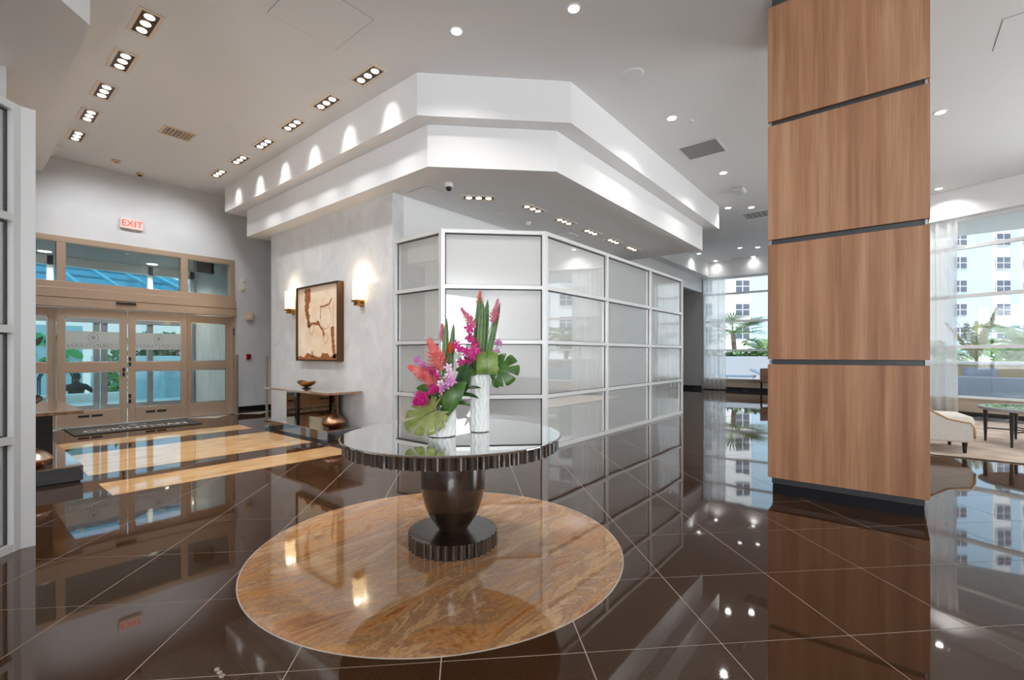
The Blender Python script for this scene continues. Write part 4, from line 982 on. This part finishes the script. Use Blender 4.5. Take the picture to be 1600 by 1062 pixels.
for b0, t0, w, dd, m, nn_, lab in (
    ((712, 625), (729, 566), 26, -.02, 'leafdark', -VIEW + RIGHT * .6, 'dark oval leaf curling beside the tall vase'),
    ((716, 612), (752, 606), 10, -.03, 'leafdark', UP - VIEW * .5, 'narrow dark leaf reaching across the front of the tall vase'),
    ((714, 618), (748, 622), 11, -.05, 'leafdark', UP - VIEW * .5, 'narrow dark leaf below its twin across the tall vase'),
    ((706, 632), (735, 634), 11, -.06, 'leaf', UP - VIEW * .5, 'narrow leaf skimming the rim of the short vase'),
    ((690, 615), (651, 606), 20, .02, 'leaf', -VIEW + UP * .5, 'oval green leaf under the coral gingers of the short vase'),
    ((690, 632), (664, 622), 22, -.06, 'leafdark', -VIEW + UP, 'dark leaf under the magenta gingers of the short vase'),
    ((745, 585), (712, 577), 18, -.05, 'leaf', -VIEW + UP * .6, 'spreading green leaf on the tall vase toward the short vase'),
    ((745, 590), (720, 598), 18, -.03, 'leaf', -VIEW + UP * .4, 'drooping green leaf on the tall vase toward the short vase'),
    ((748, 578), (726, 556), 16, -.06, 'leafdark', -VIEW + UP * .3, 'dark leaf behind the low magenta orchids of the tall vase'),
    ((740, 590), (714, 592), 11, .02, 'leafdark', -VIEW + UP * .6, 'dark narrow leaf between the two vases'),
    ((745, 530), (744, 503), 7, .03, 'leafdark', fn, 'slim dark leaf beside the blades of the tall vase'),
    ((770, 590), (778, 606), 12, -.02, 'leaf', -VIEW + UP * .4, 'short drooping leaf under the monstera of the tall vase')):
    v = 't' if b0[0] > 735 else 's'; FL.append((v, dd, F_oval(b0, t0, w, m, nn_, lab, v)))
PLACE = [(0, 59), (0, 0), (0.04, 1), (-0.02, 1), (0.03, 1), (-0.012, 0), (0.042, 1), (0.062, 1), (-0.03, 5), (-0.124, 1), (-0.02, 1), (0.086, 3), (-0.066, 6), (-0.052, 3), (-0.03, 4), (-0.094, 5), (0.072, 8), (-0.142, 6), (-0.154, 2), (-0.004, 12), (-0.084, 14), (-0.13, 17), (0.058, 8), (0.03, 9), (-0.128, 11), (-0.174, 59), (0.046, 14), (0.092, 13), (0.076, 15), (-0.03, 7), (-0.05, 10), (-0.06, 17), (0.02, 18), (0.072, 16), (-0.05, 20), (0.102, 32), (0.108, 16), (0.14, 50), (0.066, 47), (-0.02, 12)]                   # solved (depth offset, place in the mouth) for each entry, so that neighbours do not run through each other
for i, (v, dd, mk) in enumerate(FL):
    d_, k = PLACE[i] if i < len(PLACE) else (dd, i)
    mk(d_, k)

# ------------------------------------------------------------------ lounge furniture
rug = tag(MB().prism([(8.15, .9), (8.15, -4.2), (12.2, -4.2), (13.1, .3), (13.1, .9)], .003, .016).build('rug', noise_col(mat('rug_wool', (.5, .42, .36), .9), lin((176, 154, 138)), lin((206, 190, 176)), nscale=2.5, detail=6), bevel=.004), 'mottled taupe rug under the lounge seating', 'rug')
M['cloth'] = noise_col(mat('cream_upholstery', (.7, .68, .63), .8), lin((206, 200, 190)), lin((222, 217, 208)), nscale=60)
M['piping'] = mat('tan_piping', lin((196, 160, 118)), .6)
def armchair(loc, rz, label):
    o = thing('armchair', label, 'armchair', loc, rz); Mx = WM[o.name]
    # local: +x faces forward, y across
    def side(y0, y1):
        pr = [(-.42, .16), (.40, .16), (.44, .22), (.44, .36), (.40, .42), (.18, .46), (.02, .56), (-.14, .74), (-.26, .88), (-.40, .93), (-.46, .90)]
        vs = [Mx @ Vector((x, y, z)) for y in (y0, y1) for x, z in pr]; n_ = len(pr)
        return MB().add(vs, [tuple(range(n_))[::-1], tuple(range(n_, 2 * n_))] + [(i, (i + 1) % n_, n_ + (i + 1) % n_, n_ + i) for i in range(n_)])
    for y0, y1 in ((-.40, -.31), (.31, .40)):
        sd_ = side(y0, y1).build('arm', M['cloth'], o, bevel=.03)
        yy = y0 if y0 < 0 else y1
        MB().tube([Mx @ Vector((x, yy, z)) for x, z in ((.44, .22), (.44, .36), (.40, .42), (.18, .46), (.02, .56), (-.14, .74), (-.26, .88), (-.40, .93))], .012, 6).build('piping', M['piping'], sd_)
    MB().box(-.44, -.30, -.31, .31, .16, .92, M=Mx).build('backrest', M['cloth'], o, bevel=.04)
    MB().box(-.30, .40, -.31, .31, .16, .34, M=Mx).build('seat_base', M['cloth'], o, bevel=.02)
    MB().box(-.30, .47, -.32, .32, .34, .50, M=Mx).build('seat_cushion', M['cloth'], o, bevel=.06)
    MB().box(-.30, -.10, -.29, .29, .50, .76, M=Mx).build('back_cushion', M['cloth'], o, bevel=.07)
    for x in (-.36, .36):
        for y in (-.33, .33):
            MB().lathe([(.018, .017), (.03, .16)], 8, Mx @ Matrix.Translation((x, y, 0)), smooth=False).build('leg', M['dark'], o)
ang = math.atan2(-.923, -.385)
armchair((8.72, -.30, 0), math.atan2(-.95, .15), 'cream upholstered armchair with tan piping and dark legs on the rug')
def coffee(c, label):
    o = thing('coffee_table', label, 'coffee table', (*c, 0)); Mx = WM[o.name]
    MB().lathe([(.62, .50), (.66, .515), (.66, .545), (.60, .55)], 48, Mx, smooth=False).build('top_ring', M['alu'], o)
    MB().lathe([(.60, .535), (.60, .552)], 48, Mx, smooth=False).build('glass_top', mat('green_tint_glass', (.10, .14, .12), .02, 0, 1.7), o)
    for k in range(6):
        a = k * PI / 3 + .35; x, y = .58 * math.cos(a), .58 * math.sin(a)
        MB().lathe([(.013, .017), (.026, .40), (.026, .505)], 10, Mx @ Matrix.Translation((x, y, 0)), smooth=False).build('leg', M['dark'], o)
    for k in range(3):
        a = k * PI / 3 + .35
        MB().tube([Mx @ Vector((.58 * math.cos(a), .58 * math.sin(a), .20 + .012 * k)), Mx @ Vector((-.58 * math.cos(a), -.58 * math.sin(a), .20 + .012 * k))], .010, 6).build('stretcher', M['dark'], o)
coffee((9.78, -1.62), 'round dark coffee table with tinted glass top on the rug')
o = thing('tray', 'shallow dark leaf shaped dish on the coffee table', 'dish', (9.95, -1.85, .553)); Mx = WM[o.name]
MB().lathe([(.06, 0), (.16, .015), (.2, .035), (.19, .037), (.05, .01)], 24, Mx, sy=.5).build('dish', M['dark'], o); MB().lathe([(.05, -.0005), (.05, .004)], 16, Mx, sy=.5).build('foot', M['black'], o)
def side_chair(loc, rz, label):
    o = thing('dining_chair', label, 'chair', loc, rz); Mx = WM[o.name]; wd = mat('chair_wood', lin((150, 118, 92)), .4)
    MB().box(-.24, .26, -.25, .25, .40, .47, M=Mx).build('seat', wd, o, bevel=.02)
    MB().box(-.29, -.23, -.25, .25, .44, .86, M=Mx).build('backrest', wd, o, bevel=.025)
    for s in (-1, 1):
        MB().box(-.24, .22, s * .25 - .02, s * .25 + .02, .60, .64, M=Mx).build('armrest', wd, o, bevel=.01)
        for x in (-.24, .22): MB().box(x - .02, x + .02, s * .23 - .02, s * .23 + .02, 0.002, .42, M=Mx).build('leg', M['dark'], o)
side_chair((16.9, 3.02, 0), -2.2, 'brown wooden chair in front of the far window by the column')

# ------------------------------------------------------------------ outside the lounge windows
sbuild(MB().box(13.0, 90, -60, 40, -.25, -.03), 'ground_terrace', M['concrete'])
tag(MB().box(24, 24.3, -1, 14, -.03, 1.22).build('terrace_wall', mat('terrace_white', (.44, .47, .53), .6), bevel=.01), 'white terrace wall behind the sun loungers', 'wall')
M['tile_blue'] = mat('pool_tile', lin((165, 182, 205)), .4)
tag(MB().box(-.1, 9, 1.3, 1.6, -.03, .80, M=W2).build('pool_edge', M['tile_blue'], bevel=.02), 'low pale blue pool edge wall outside the lounge window', 'wall')
pl = thing('planter', 'tan stone planter with water spout beyond the pool edge', 'planter', (17, -3, 0))
MB().box(-1.5, 8, 4.6, 6.2, -.03, 1.02, M=W2).build('trough', mat('tan_stone', lin((205, 190, 160)), .7), pl, bevel=.02)
MB().box(-1.5, 8, 4.5, 6.3, 1.02, 1.10, M=W2).build('coping', M['white'], pl, bevel=.01)
for t in (-.4, 1.55, 3.5): MB().box(t, t + .7, 4.57, 4.6, .25, .95, M=W2).build('tile_panel', M['tile_blue'], pl)
M['water'] = mat('falling_water', (.85, .9, .93), .1, alpha=.5)
MB().box(2.45, 2.65, 4.38, 4.42, -.02, .96, M=W2).build('water_sheet', M['water'], pl)
MB().box(2.40, 2.70, 4.36, 4.6, .955, .985, M=W2).build('spout', M['white'], pl)
def lounger(x, y, label):
    o = thing('sun_lounger', label, 'sun lounger', (x, y, 0), PI / 2, 'sun loungers by the terrace wall'); Mx = WM[o.name] @ Matrix.Translation((0, 0, -.03))
    bl = mat('lounger_blue', lin((120, 140, 165)), .6) if 'lounger_blue' not in bpy.data.materials else bpy.data.materials['lounger_blue']
    MB().box(-.9, .35, -.33, .33, .34, .42, M=Mx).build('seat', bl, o, bevel=.02)
    R = Mx @ Matrix.Translation((.35, 0, .38)) @ Matrix.Rotation(-.45, 4, 'Y')
    MB().box(0, .7, -.33, .33, -.03, .04, M=R).build('backrest', bl, o, bevel=.02)
    for a in (-.8, .3):
        for s in (-.28, .28): MB().box(a - .03, a + .03, s - .03, s + .03, 0, .34, M=Mx).build('leg', M['white'], o)
for yy in (7.4, 5.65, 3.9): lounger(22.6, yy, 'blue sun lounger with raised back by the terrace wall')
# palms
M['frond'] = leafmat('palm_frond', (70, 110, 50), (130, 160, 90))
M['frondred'] = leafmat('reddish_frond', (104, 100, 62), (150, 150, 92))
M['trunk'] = noise_col(mat('palm_trunk', (.3, .24, .18), .8), (.20, .15, .11), (.42, .34, .27), scale=(1, 1, 6), nscale=4)
def palm(loc, th, label, nf, fl, seed, m, fan=False, lw=.30, spr=(.6, .45), up=.6, cat='palm tree', droop=.45, name='palm_tree'):
    r_ = random.Random(seed); o = thing(name, label, cat, loc); Mx = WM[o.name]
    if th > .2: MB().tube([Mx @ Vector((.04 * math.sin(k), .03 * k, th * k / 5)) for k in range(6)], [.16, .13, .12, .12, .12, .13], 10).build('trunk', M['trunk'], o)
    c = Mx @ Vector((.0, .15 if th > .2 else 0, max(th, .05)))
    for k in range(nf):
        az = 2 * PI * k / nf * 1.0 + r_.uniform(-.2, .2) + (k % 3) * .7; el = r_.uniform(up - spr[0], up + spr[1]); L = fl * r_.uniform(.8, 1.15)
        hd = Vector((math.cos(az), math.sin(az), 0)); mb = MB(); pts = []
        for i in range(9):
            t = i / 8; pts.append(c + hd * (L * t * math.cos(el)) + UP * (L * (t * math.sin(el) - droop * t * t)))
        mb.tube(pts, [.018 * (1 - .8 * i / 8) for i in range(9)], 5)
        sd = Vector((-hd.y, hd.x, 0))
        if fan:
            p = pts[4]
            for q in range(17):
                a = -1.5 + 3.0 * q / 16; d = (hd * math.cos(a) + sd * math.sin(a) + UP * (math.sin(el) * .6 - .1 * abs(a))).normalized(); l_ = L * .62; w = d.cross(UP).normalized() * .035
                mb.add([p, p + d * l_ * .55 + w, p + d * l_ - UP * .12 * l_, p + d * l_ * .55 - w], [(0, 1, 2, 3)])
        else:
            for i in range(28):
                t = .12 + .86 * i / 27; f_ = t * 8; j = min(int(f_), 7); p = pts[j].lerp(pts[j + 1], f_ - j); tn = (pts[j + 1] - pts[j]).normalized(); l_ = L * lw * math.sin(PI * (.1 + .85 * t)) ** .6
                for s in (-1, 1):
                    d = (sd * s * .9 + tn * .75 + UP * r_.uniform(-.35, .12)).normalized(); w = tn * .022
                    mb.add([p - w, p + w, p + d * l_ * .6 + w * .8, p + d * l_ - UP * l_ * .18, p + d * l_ * .6 - w * .8], [(0, 1, 2, 3, 4)])
        mb.build('frond', m, o)
    return o
palm((26.9, 6.55, -.03), 2.5, 'fan palm with stout trunk behind the terrace wall', 30, 2.0, 1, M['frond'], fan=True, up=.45)
palm((32.6, 6.25, -.03), 1.3, 'low bushy palm behind the terrace wall next to the fan palm', 22, 2.0, 2, M['frond'], up=.8)
palm((31.6, 10.9, -.03), 1.6, 'feathery palm behind the sheer curtain beyond the terrace wall', 20, 2.2, 9, M['frond'], up=.6)
def gp(px, d, z):
    p = at(px, HZ, d); return (p.x, p.y, z)
def w2(t, n_, z): return tuple(W2 @ Vector((t, n_, z)))
palm(gp(1526, 14.6, 1.03), 0, 'spiky upright cycad with reddish fronds in the tan planter', 9, 1.75, 3, M['frondred'], lw=.11, spr=(.3, .3), up=1.15, cat='cycad', droop=.12, name='cycad')
palm(gp(1612, 19.0, -.03), 1.7, 'arching green palm beside the cycad planter', 22, 2.3, 4, M['frond'], up=.65)
palm(gp(1472, 25.0, -.03), 1.4, 'dark feather palm partly behind the sheer curtain', 18, 1.8, 5, M['frond'], up=.5)
foliage('shrub', 'low round green shrub in the tan planter next to the water spout', 'shrub', gp(1592, 14.6, 1.25), 1.6, 1.4, .5, 500, .22, M['leafbright'], 8)
foliage('shrub', 'dense green hedge below the fan palm on the terrace', 'shrub', (25.0, 6.0, .7), .8, 5.0, 1.4, 1300, .28, M['hedge'], 10)

# white and blue apartment block about sixty metres away, square to the street
bd = thing('apartment_building', 'white and pale blue apartment block with paned windows beyond the terrace', 'building', tuple(Vector((FW[0] * 60 + RT[0] * 50, FW[1] * 60 + RT[1] * 50, -.03))), TH - PI / 2)
BM = WM[bd.name]   # local x to the right, local -y faces the lobby
M['bwhite'] = mat('white_render', (.86, .86, .86), .7); M['bblue'] = mat('pale_blue_wall', lin((186, 214, 234)), .7); M['bglass'] = mat('building_window', lin((92, 100, 116)), .25)
MB().box(-32, 34, 0, 12, 0, 33, M=BM).build('wall', M['bwhite'], bd)
for x0, x1 in ((-19.2, -16.4), (6.0, 11.7), (14.1, 15.3), (22, 24.5), (-30, -27)): MB().box(x0, x1, -.12, 0, 1, 33, M=BM).build('blue_bay', M['bblue'], bd)
wf = MB().box(-.95, .95, -.10, -.02, -.8, .8).build('window', M['bwhite']); wf.parent = bd; wme = wf.data
pm = MB().box(-.40, .40, -.04, .02, -.34, .34).build('pane', M['bglass']); pm.parent = wf; pme = pm.data
first = True
for cxw in (-25.2, -20.45, -12.5, -7.5, -2.5, 2.4, 7.4, 13.0, 16.6, 20.5, 26.5):
    for fl in range(10):
        z = 1.3 + (HZ - 447) / F * 60 + (fl - 2) * 3.0
        if z > 31: continue
        if first: w_ = wf; first = False
        else:
            w_ = bpy.data.objects.new('window', wme); C.objects.link(w_); w_.parent = bd
        w_.location = (cxw, -.12, z)
        for a in (-.46, .46):
            for b_ in (-.39, .39):
                if pm is not None: p_ = pm; pm = None
                else: p_ = bpy.data.objects.new('pane', pme); C.objects.link(p_); p_.parent = w_
                p_.location = (a, -.09, b_)
# balcony bands
for fl in range(10):
    z = 1.3 + (HZ - 447) / F * 60 + (fl - 2) * 3.0 - 1.45
    MB().box(-12, 2, -.3, 0, z - .1, z + .1, M=BM).build('balcony_band', M['bwhite'], bd)

b2 = thing('apartment_building', 'white apartment block beyond the pool garden, mirrored in the long partition', 'building', (52, -27, -.03), math.radians(-123))
BM2 = WM[b2.name]
MB().box(-20, 20, 0, 10, 0, 16.5, M=BM2).build('wall', M['bwhite'], b2)
for x0, x1 in ((-12, -10), (1.5, 3.5), (11, 13)): MB().box(x0, x1, -.12, 0, 1, 16.5, M=BM2).build('blue_bay', M['bblue'], b2)
for cxw in (-17, -8, -4.5, -.8, 5.5, 9, 16):
    for fl in range(5):
        w_ = bpy.data.objects.new('window', wme); C.objects.link(w_); w_.parent = b2; w_.location = (cxw, -.12, 2.6 + 3 * fl)
        for a in (-.46, .46):
            for b_ in (-.39, .39):
                p_ = bpy.data.objects.new('pane', pme); C.objects.link(p_); p_.parent = w_; p_.location = (a, -.09, b_)
palm((22.5, -7.2, -.03), 2.1, 'tall feather palm in the pool garden mirrored in the long partition', 20, 2.2, 21, M['frond'], up=.6)
palm((27.0, -9.0, -.03), 2.4, 'fan palm in the pool garden mirrored in the long partition', 24, 1.8, 22, M['frond'], fan=True, up=.5)
